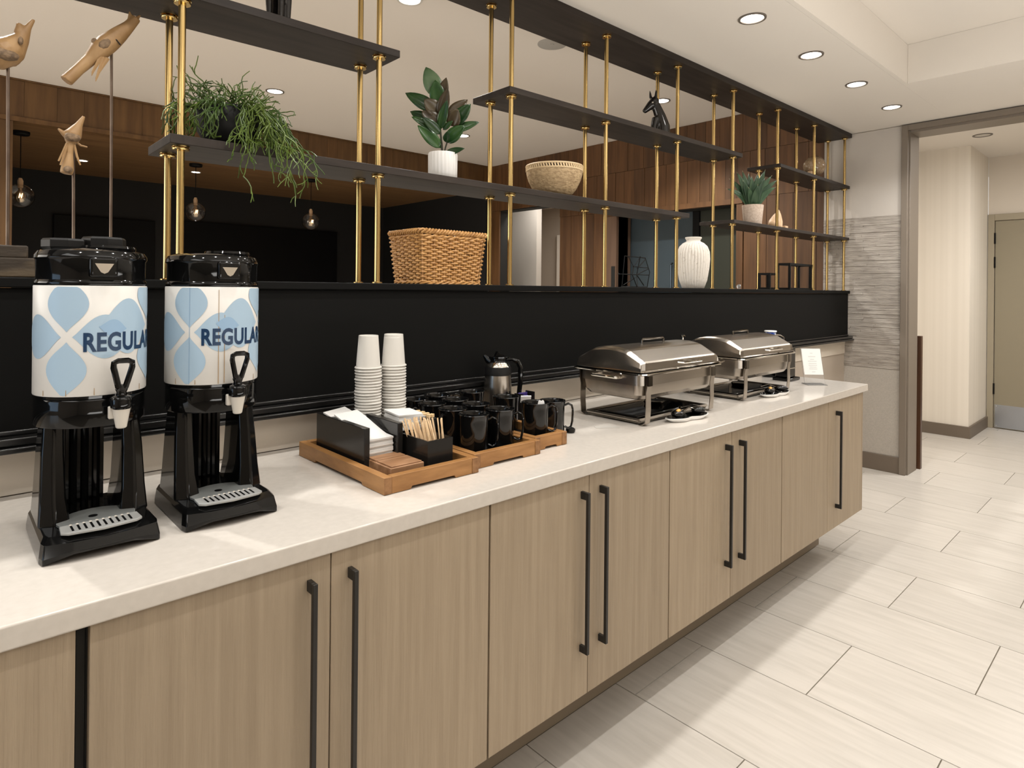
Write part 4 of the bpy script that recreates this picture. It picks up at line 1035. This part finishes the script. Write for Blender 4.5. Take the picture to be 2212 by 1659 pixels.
# rubber plant
rp = wthing('rubber_plant', 'dark leaved rubber plant in a white fluted pot on the long shelf', 'potted plant', (1.468, .785, ZBs))
pc = (1.468, .785, ZBs+.0005)
obj('pot', B().lathe([(0, 0), (.053, 0), (.0565, .004), (.0575, .105), (.056, .110), (.051, .110), (.049, .095), (0, .095)], pc, 144, lambda a, z: 1 + (.030*abs(math.sin(12*a)) - .015 if .002 < z < .108 else 0)), 'potw', rp, ang=60)
obj('soil', B().lathe([(0, .0965), (.0485, .0955), (.0485, .094), (0, .094)], pc, 24), 'soil', rp)
vx = Vector((.734, -.679, 0)); vy = Vector((-.679, -.734, 0))       # image right / towards viewer
base = Vector((1.468, .785, ZBs+.095))
def SV(u, h, d=0.0): return base + vx*u + Vector((0, 0, h)) + vy*d
obj('stem', B().tube([SV(0, 0), SV(-.006, .06), SV(-.012, .12), SV(-.018, .19), SV(-.014, .25)], [.005, .0045, .004, .003, .002], 7).tube([SV(.002, 0), SV(.010, .04), SV(.022, .08), SV(.04, .115)], [.0035, .003, .0028, .002], 6), 'stemg', rp)
def leaf(par, p0, p1, w, face, mat, curl=.12, name='leaf', tip=1.0, under=None):
    p0 = Vector(p0); p1 = Vector(p1); d = p1-p0; L = d.length; d.normalize()
    f = Vector(face).normalized(); side = d.cross(f)
    if side.length < 1e-4: side = d.orthogonal()
    side.normalize(); nn = side.cross(d).normalized(); b = B(); N = 9; rows = []
    for i in range(N+1):
        t = i/N; ww = w*(math.sin(PI*(t**.85))**.72)*(1-.12*t) if 0 < t < 1 else .0008
        bend = -curl*L*(t*t) ; c = p0 + d*(L*t) + nn*bend
        rows.append([b.b.verts.new(c + side*ww*k + nn*(abs(k)*ww*.28)) for k in (-1, -.5, 0, .5, 1)])
    for p, q in zip(rows, rows[1:]):
        for k in range(4): b.b.faces.new((p[k], p[k+1], q[k+1], q[k]))
    o = obj(name, b, mat, par, ang=80)
    md = o.modifiers.new('thick', 'SOLIDIFY'); md.thickness = .0012; md.offset = 0
    return o
V = vy + Vector((0, 0, .15))
RS = 1.10
for u0, h0, u1, h1, w, dd, mat in (
    (-.020, .215, -.070, .325, .030, .01, 'rubberl'), (-.016, .185, -.030, .270, .026, .03, 'rubber'), (-.012, .19, .012, .282, .019, .025, 'rubberu'), (-.012, .14, .020, .240, .020, .04, 'rubberu'),
    (-.018, .16, -.070, .200, .026, .035, 'rubberu'), (-.022, .165, -.150, .232, .024, .01, 'rubber'), (-.014, .10, .018, .195, .016, .045, 'rubber'),
    (-.016, .12, -.080, .160, .024, .03, 'rubberu'), (-.02, .115, -.132, .168, .022, .0, 'rubber'), (-.016, .10, -.122, .143, .016, .02, 'rubber'), (-.010, .085, -.075, .135, .017, .04, 'rubber'),
    (.016, .15, .095, .215, .019, -.01, 'rubberu'), (.040, .115, .108, .190, .024, .02, 'rubber'), (.028, .115, .060, .165, .028, .035, 'rubberu'), (.040, .095, .142, .132, .015, .0, 'rubber'),
    (.014, .055, .085, .110, .024, .03, 'rubber'), (-.008, .035, -.095, .108, .021, .035, 'rubber'), (.006, .012, .086, .026, .012, .045, 'rubber'), (.0, .10, .038, .128, .010, .02, 'rubber'), (.012, .055, .022, .085, .012, .04, 'rubber')):
    leaf(rp, SV(u0, h0*RS, 0), SV(u1, h1*RS, dd), w*1.28, V, mat, .06)

ZTP = 1.8397
# trailing plant
tp = wthing('trailing_plant', 'trailing stick cactus with forked green stems in a round black pot on the long shelf', 'potted plant', (.66, .785, ZTP))
pc = (.655, .782, ZTP+.0005)
obj('pot', B().lathe([(0, 0), (.050, 0), (.074, .020), (.094, .055), (.099, .090), (.092, .118), (.086, .122), (.084, .112), (0, .110)], pc, 48), 'gloss2', tp)
rh = B(); rr_ = random.Random(21)
TP = Vector((.655, .782, ZTP+.115)); cnt = [0]
def grow(p, d, n, r_, depth, droop):
    pts = [p.copy()]
    for i in range(n):
        d = (d + Vector((rr_.uniform(-.5, .5), rr_.uniform(-.5, .5), rr_.uniform(-.42, .42))) + Vector((0, 0, -droop))).normalized()
        p = p + d*.0135
        hd = Vector((p.x-TP.x, p.y-TP.y, 0))
        if p.z < ZTP + .010 and YF1-.012 < p.y < YB1+.012: p.z = ZTP+.010; d.z = abs(d.z)*.2; d.y -= .5
        if p.z > ZTP and p.z < ZTP+.115 and hd.length < .105: q = hd.normalized()*.107; p.x = TP.x+q.x; p.y = TP.y+q.y
        pts.append(p.copy())
    rh.tube(pts, [r_*(1-.35*i/len(pts)) for i in range(len(pts))], 5); cnt[0] += 1
    if depth > 0:
        for _ in range(2 if depth > 1 else rr_.choice((1, 2, 3))):
            k = rr_.randrange(max(1, len(pts)//2), len(pts))
            nd = (d + Vector((rr_.uniform(-1, 1), rr_.uniform(-1, 1), rr_.uniform(-.5, .5)))*.9).normalized()
            grow(pts[k], nd, rr_.randint(2, max(3, n//2)), r_*.85, depth-1, droop)
for i in range(95):      # crown
    a = rr_.uniform(0, 2*PI); r0 = .085*math.sqrt(rr_.random()); p = TP + Vector((math.cos(a)*r0, math.sin(a)*r0, -.004))
    grow(p, Vector((math.cos(a)*.9, math.sin(a)*.9, rr_.uniform(.3, 1.4))).normalized(), rr_.randint(3, 6), .0022, 2, .05)
for i in range(70):      # over the rim and down
    a = R(rr_.uniform(-190, 40)); p = TP + Vector((math.cos(a)*.088, math.sin(a)*.088, 0))
    out = Vector((math.cos(a), math.sin(a), .25)).normalized()
    grow(p, out, rr_.randint(5, 9), .0022, 2, .26)
for i in range(26):      # right hand side cascade
    a = R(rr_.uniform(-95, -5)); p = TP + Vector((math.cos(a)*.09, math.sin(a)*.09, 0))
    out = (Vector((math.cos(a), math.sin(a), .1)) + Vector((.25, -.45, 0))).normalized()
    grow(p, out, rr_.randint(9, 13), .0022, 2, .20)
for i in range(15):      # long single trails below the shelf edge
    a = R(rr_.uniform(-88, -20)); p = TP + Vector((math.cos(a)*.09, math.sin(a)*.09, 0))
    out = (Vector((math.cos(a), math.sin(a), .1)) + Vector((.22, -.75, 0))).normalized()
    grow(p, out, rr_.randint(17, 22), .0022, 2, .33)
obj('forked_stems', rh, 'rhip', tp, kind='stuff')

# bowl
bc = (2.112, .785, ZBs+.0035); BS = .875
bw = wthing('carved_bowl', 'wide tan carved bowl with notched rim on the long shelf', 'bowl', bc)
obj('bowl_body', B().lathe([(0, .002), (.075, .0), (.085, .004), (.118, .040), (.140, .080), (.149, .108), (.150, .118), (.143, .118), (.134, .080), (.105, .035), (.07, .014), (0, .012)], bc, 72).xf(Matrix.Translation(bc) @ Matrix.Diagonal((BS, BS, 1, 1)) @ Matrix.Translation([-q for q in bc])), 'bowl', bw)
obj('rim_band', B().lathe([(.143, .118), (.151, .1185), (.1535, .122), (.152, .126), (.144, .126)], bc, 72).lathe([(.144, .139), (.153, .139), (.1555, .143), (.153, .147), (.145, .147)], bc, 72).xf(Matrix.Translation(bc) @ Matrix.Diagonal((BS, BS, 1, 1)) @ Matrix.Translation([-q for q in bc])), 'bowlr', bw)
b = B()
for i in range(64):
    a = 2*PI*i/64; m = Matrix.Translation((bc[0]+.149*math.cos(a), bc[1]+.149*math.sin(a), bc[2]+.1325)) @ Matrix.Rotation(a, 4, 'Z') @ Matrix.Rotation(R(18), 4, 'X')
    b.box(-.0045, .0045, -.0038, .0038, -.0075, .0075, m)
b.xf(Matrix.Translation(bc) @ Matrix.Diagonal((BS, BS, 1, 1)) @ Matrix.Translation([-q for q in bc]))
obj('rim_beads', b, 'bowlr', bw, kind='stuff')
obj('rim_core', B().lathe([(.1445, .125), (.1465, .125), (.1465, .140), (.1445, .140)], bc, 48).xf(Matrix.Translation(bc) @ Matrix.Diagonal((BS, BS, 1, 1)) @ Matrix.Translation([-q for q in bc])), 'dark', bw)

ZDA = 1.8683
# agave
av = wthing('potted_agave', 'spiky green agave in a blush speckled pot on the lower right shelf', 'potted plant', (4.06, .78, ZDA))
pc = (4.085, .785, ZDA+.0005)
obj('pot', B().lathe([(0, 0), (.056, 0), (.058, .004), (.070, .138), (.070, .142), (.065, .142), (.062, .130), (0, .130)], pc, 44), 'potp', av)
obj('soil', B().lathe([(0, .1315), (.0615, .1305), (.0615, .129), (0, .129)], pc, 24), 'soil', av)
ab = Vector((4.085, .785, ZDA+.128))
def AV(u, h, d): return ab + vx*u + Vector((0, 0, h)) + vy*d
def spike(u1, h1, d1, w):
    p0 = AV(u1*.10, 0, d1*.10); p2 = AV(u1, h1, d1); mid = p0.lerp(p2, .5) + Vector((0, 0, abs(u1)*.28)) - vx*(u1*.06)
    b = B(); rows = []; N = 8
    for i in range(N+1):
        t = i/N; c = p0*(1-t)**2 + mid*2*t*(1-t) + p2*t*t; tg = ((mid-p0)*(1-t) + (p2-mid)*t).normalized()
        sd = tg.cross(vy + Vector((0, 0, .3))); sd = sd.normalized() if sd.length > .05 else vx; nn = sd.cross(tg).normalized()
        ww = w*(math.sin(PI*(.28+.72*t))**.8) if t < 1 else .0006; ww = max(ww, .0006)
        rows.append([b.b.verts.new(c + sd*ww*k - nn*(1-abs(k))*ww*.35) for k in (-1, -.4, .4, 1)])
    for p, q in zip(rows, rows[1:]):
        for k in range(3): b.b.faces.new((p[k], p[k+1], q[k+1], q[k]))
    o = obj('leaf', b, 'agave', av, ang=80); md = o.modifiers.new('thick', 'SOLIDIFY'); md.thickness = .004; md.offset = 0
    obj('tip', B().tube([p2 - (p2-mid).normalized()*.004, p2 + (p2-mid).normalized()*.010], [.0018, .0004], 5), 'agtip', o)
for u1, h1, d1, w in ((-.175, .125, .0, .016), (-.150, .195, -.02, .017), (-.108, .235, .0, .020), (-.060, .250, -.03, .020), (-.085, .17, .05, .020), (-.02, .205, .03, .022), (.030, .215, .02, .022), (.085, .255, -.01, .020),
                      (.060, .19, .05, .021), (.125, .215, .0, .019), (.160, .185, .01, .017), (.130, .13, .05, .018), (.006, .14, .07, .022), (-.055, .12, .07, .020), (-.01, .24, -.05, .02), (.05, .235, -.05, .02)):
    spike(u1, h1, d1, w*1.25)
# pale carved figure with little block
cf2 = wthing('carved_figure', 'small pale carved wooden figure beside the agave pot', 'figurine', (4.42, .77, ZDs))
b = B(); fb = Vector((4.42, .775, ZDs))
b.tube([fb+Vector((-.03, 0, .012)), fb+Vector((-.025, 0, .05)), fb+Vector((.01, 0, .09)), fb+Vector((.035, 0, .125))], [.038, .040, .028, .012], 12)
b.tube([fb+Vector((.035, 0, .012)), fb+Vector((.045, 0, .06)), fb+Vector((.04, 0, .105)), fb+Vector((.035, 0, .145))], [.030, .028, .020, .008], 12)
b.ball(fb+Vector((-.045, 0, .035)), .034, (1.1, 1, 1), 2)
organic('figure_body', b, 'pale', cf2, .005)
tag(obj('cream_block', B().box(4.50, 4.545, .74, .785, ZDs+.0006, ZDs+.030), 'pale', bev=.002), 'tiny cream wooden block right of the pale carved figure', 'block')
# caramel ceramic: big and small sphere on feet
ce = wthing('ceramic_ornament', 'glazed caramel ornament of two joined spheres on the upper right shelf', 'ornament', (5.1, .785, ZE))
obj('large_sphere', B().ball((5.135, .79, ZE+.122), .082, (1, 1, 1), 4), 'ceramic', ce)
obj('small_sphere', B().ball((4.965, .77, ZE+.098), .038, (1, 1, 1.25), 3), 'ceramic', ce)
obj('pale_cup', B().lathe([(0, 0), (.026, 0), (.028, .004), (.024, .050), (0, .052)], (4.955, .745, ZE+.0005), 24), 'pale', ce)
obj('foot', B().lathe([(0, 0), (.030, 0), (.018, .020), (.022, .045), (0, .045)], (5.11, .78, ZE+.0005), 20), 'ceramic', ce)
# horse head
hh = wthing('horse_figure', 'polished black carved horse head and neck on the upper middle shelf', 'figurine', (2.93, .79, ZCs))
hb = Vector((2.93, .785, ZCs+.008))
HS = [1.02, 1.20]
def HV(u, h, d=0.0): return hb + vx*u*HS[0] + Vector((0, 0, h*HS[1])) + vy*d
b = B()
b.tube([HV(.040, .004), HV(.040, .05), HV(.024, .095), HV(.005, .135), HV(-.012, .165)], [.040, .037, .031, .026, .024], 16)
b.tube([HV(-.012, .004, .012), HV(-.014, .05, .012), HV(-.004, .09, .008)], [.018, .018, .020], 12)
b.tube([HV(-.004, .168), HV(-.030, .150), HV(-.055, .128), HV(-.068, .118)], [.028, .024, .016, .012], 14)
b.ball(HV(-.010, .165), .030, (1, .9, 1), 2)
for d in (-.012, .012): b.tube([HV(-.016+d*.9, .185, d), HV(-.017+d*1.1, .205, d), HV(-.018+d*1.2, .222, d)], [.009, .007, .002], 8)
organic('horse_body', b, 'ebony', hh, .004, 4)
obj('eye', B().ball(HV(-.024, .158, .023), .0055, (1, 1, 1), 2), 'chromep', hh)
# horse legs on the upper left shelf
ZAA = 2.2528
h2 = wthing('animal_figure', 'glossy black legs of an animal figure on the upper left shelf at the top edge', 'figurine', (.80, .785, ZAA))
b = B(); hb = Vector((.805, .785, ZAA)); HS[0] = HS[1] = 1.0
for u, d in ((-.026, .010), (-.016, -.014), (.012, .012), (.026, -.010)):
    b.tube([HV(u, .003, d), HV(u, .05, d), HV(u*1.05, .10, d), HV(u*.8, .15, d)], [.011, .010, .012, .018], 12)
b.tube([HV(-.05, .16), HV(0, .165), HV(.045, .16)], [.024, .030, .026], 14)
b.tube([HV(-.045, .165), HV(-.062, .21), HV(-.07, .24)], [.022, .017, .015], 12); b.tube([HV(-.06, .245), HV(-.10, .225)], [.018, .010], 10)
organic('animal_body', b, 'ebony', h2, .004, 4)

# carved birds on rods
def bird(name_label, base_xy, blockdims, rodtop, build):
    x, y = base_xy
    t = wthing('bird_sculpture', name_label, 'sculpture', (x, y, ZP), 'driftwood birds on rods')
    bx0, bx1, h = blockdims
    bb = obj('carved_base', B().box(x+bx0, x+bx1, y-.045, y+.045, ZP+.0006, ZP+h*.62).box(x+bx0, x+bx1-.022, y-.04, y+.04, ZP+h*.6, ZP+h), 'carved', t, bev=.004)
    obj('rod', B().tube([(x, y, ZP+h-.004), (x-.001, y, (ZP+h+rodtop)/2), (x-.003, y, rodtop)], .0036, 8), 'rod', t)
    build(t); return t
def pts(lst, y=.78): return [Vector((u, y+(w if w else 0), z)) for u, w, z in lst]
def bird_a(t):   # the tall one pointing up right
    b = B()
    b.tube(pts([(.402, 0, 2.168), (.384, 0, 2.140), (.362, 0, 2.112), (.346, 0, 2.092), (.332, 0, 2.076), (.316, 0, 2.054), (.296, 0, 2.026), (.270, 0, 1.992), (.243, 0, 1.955)]), [.012, .015, .021, .024, .026, .024, .016, .014, .0155], 14)
    b.tube(pts([(.396, 0, 2.158), (.412, 0, 2.180)]), [.009, .0025], 8); b.tube(pts([(.388, 0, 2.152), (.386, 0, 2.182)]), [.009, .0025], 8)
    organic('bird_body', b, 'drift', t, .0028, 1)
    obj('carved_wing', B().ball((.326, .762, 2.070), .020, (1.15, .5, .62), 2, Matrix.Rotation(R(-50), 4, 'Y')), 'driftd', t)
    obj('wing_knot', B().ball((.305, .775, 2.075), .009, (1, .7, 1), 2), 'driftd', t)
    obj('neck_groove', B().tube([(.344, .762, 2.094), (.352, .757, 2.086), (.362, .762, 2.077)], .0018, 5), 'dark', t)
    for k, (a, c) in enumerate((((.318, 2.035), (.297, 1.978)), ((.325, 2.035), (.306, 1.965)), ((.333, 2.035), (.313, 1.985)))):
        obj('tail_splint', B().tube([(a[0], .77, a[1]), (c[0]+.002, .765, c[1]+.01), (c[0], .765, c[1])], [.006, .003, .0007], 6), 'drift', t)
def bird_b(t):
    b = B()
    b.tube(pts([(.283, 0, 1.870), (.272, 0, 1.845), (.260, 0, 1.818), (.255, 0, 1.796)]), [.004, .009, .020, .014], 14)
    b.tube(pts([(.227, 0, 1.828), (.240, 0, 1.816), (.252, 0, 1.812)]), [.003, .007, .014], 10)
    b.tube(pts([(.255, 0, 1.80), (.252, 0, 1.765), (.248, 0, 1.725), (.246, 0, 1.712)]), [.010, .009, .015, .014], 12)
    organic('bird_body', b, 'drift', t, .0026, 1)
    obj('carved_wing', B().ball((.257, .768, 1.808), .017, (1.1, .6, .75), 2), 'driftd', t)
    obj('tail_hollow', B().ball((.248, .767, 1.722), .012, (.9, .5, .8), 2), 'driftd', t)
    for a, c in (((.246, 1.792), (.228, 1.742)), ((.248, 1.79), (.232, 1.732)), ((.262, 1.79), (.275, 1.738)), ((.264, 1.80), (.290, 1.788))):
        obj('feather', B().tube([(a[0], .775, a[1]), ((a[0]+c[0])/2-.001, .772, (a[1]+c[1])/2-.004), (c[0], .772, c[1])], [.003, .0030, .0022], 6), 'drift', t)
def bird_c(t):
    b = B()
    b.tube(pts([(.175, 0, 2.096), (.163, 0, 2.072), (.150, 0, 2.040), (.132, 0, 2.010), (.115, 0, 1.995)]), [.004, .008, .018, .032, .038], 14)
    b.tube(pts([(.145, 0, 2.078), (.148, 0, 2.055)]), [.005, .014], 10)
    b.tube(pts([(.130, 0, 2.005), (.10, 0, 1.985), (.06, 0, 1.965)]), [.034, .036, .020], 14)
    organic('bird_body', b, 'drift', t, .003, 1)
    obj('eye_knot', B().ball((.147, .752, 2.026), .008, (.7, .5, 1.3), 2), 'driftd', t)
    obj('carved_wing', B().ball((.108, .756, 1.985), .030, (1.3, .55, .55), 2), 'driftd', t)
bird('tallest carved driftwood bird reaching up right on a thin rod', (.348, .785), (-.02, .05, .06), 2.055, bird_a)
bird('smallest carved driftwood bird with hanging feathers, lowest of the three', (.264, .785), (-.04, .038, .06), 1.795, bird_b)
bird('leftmost carved driftwood bird on a block base, cut by the left edge', (.128, .785), (-.075, .060, .080), 1.965, bird_c)
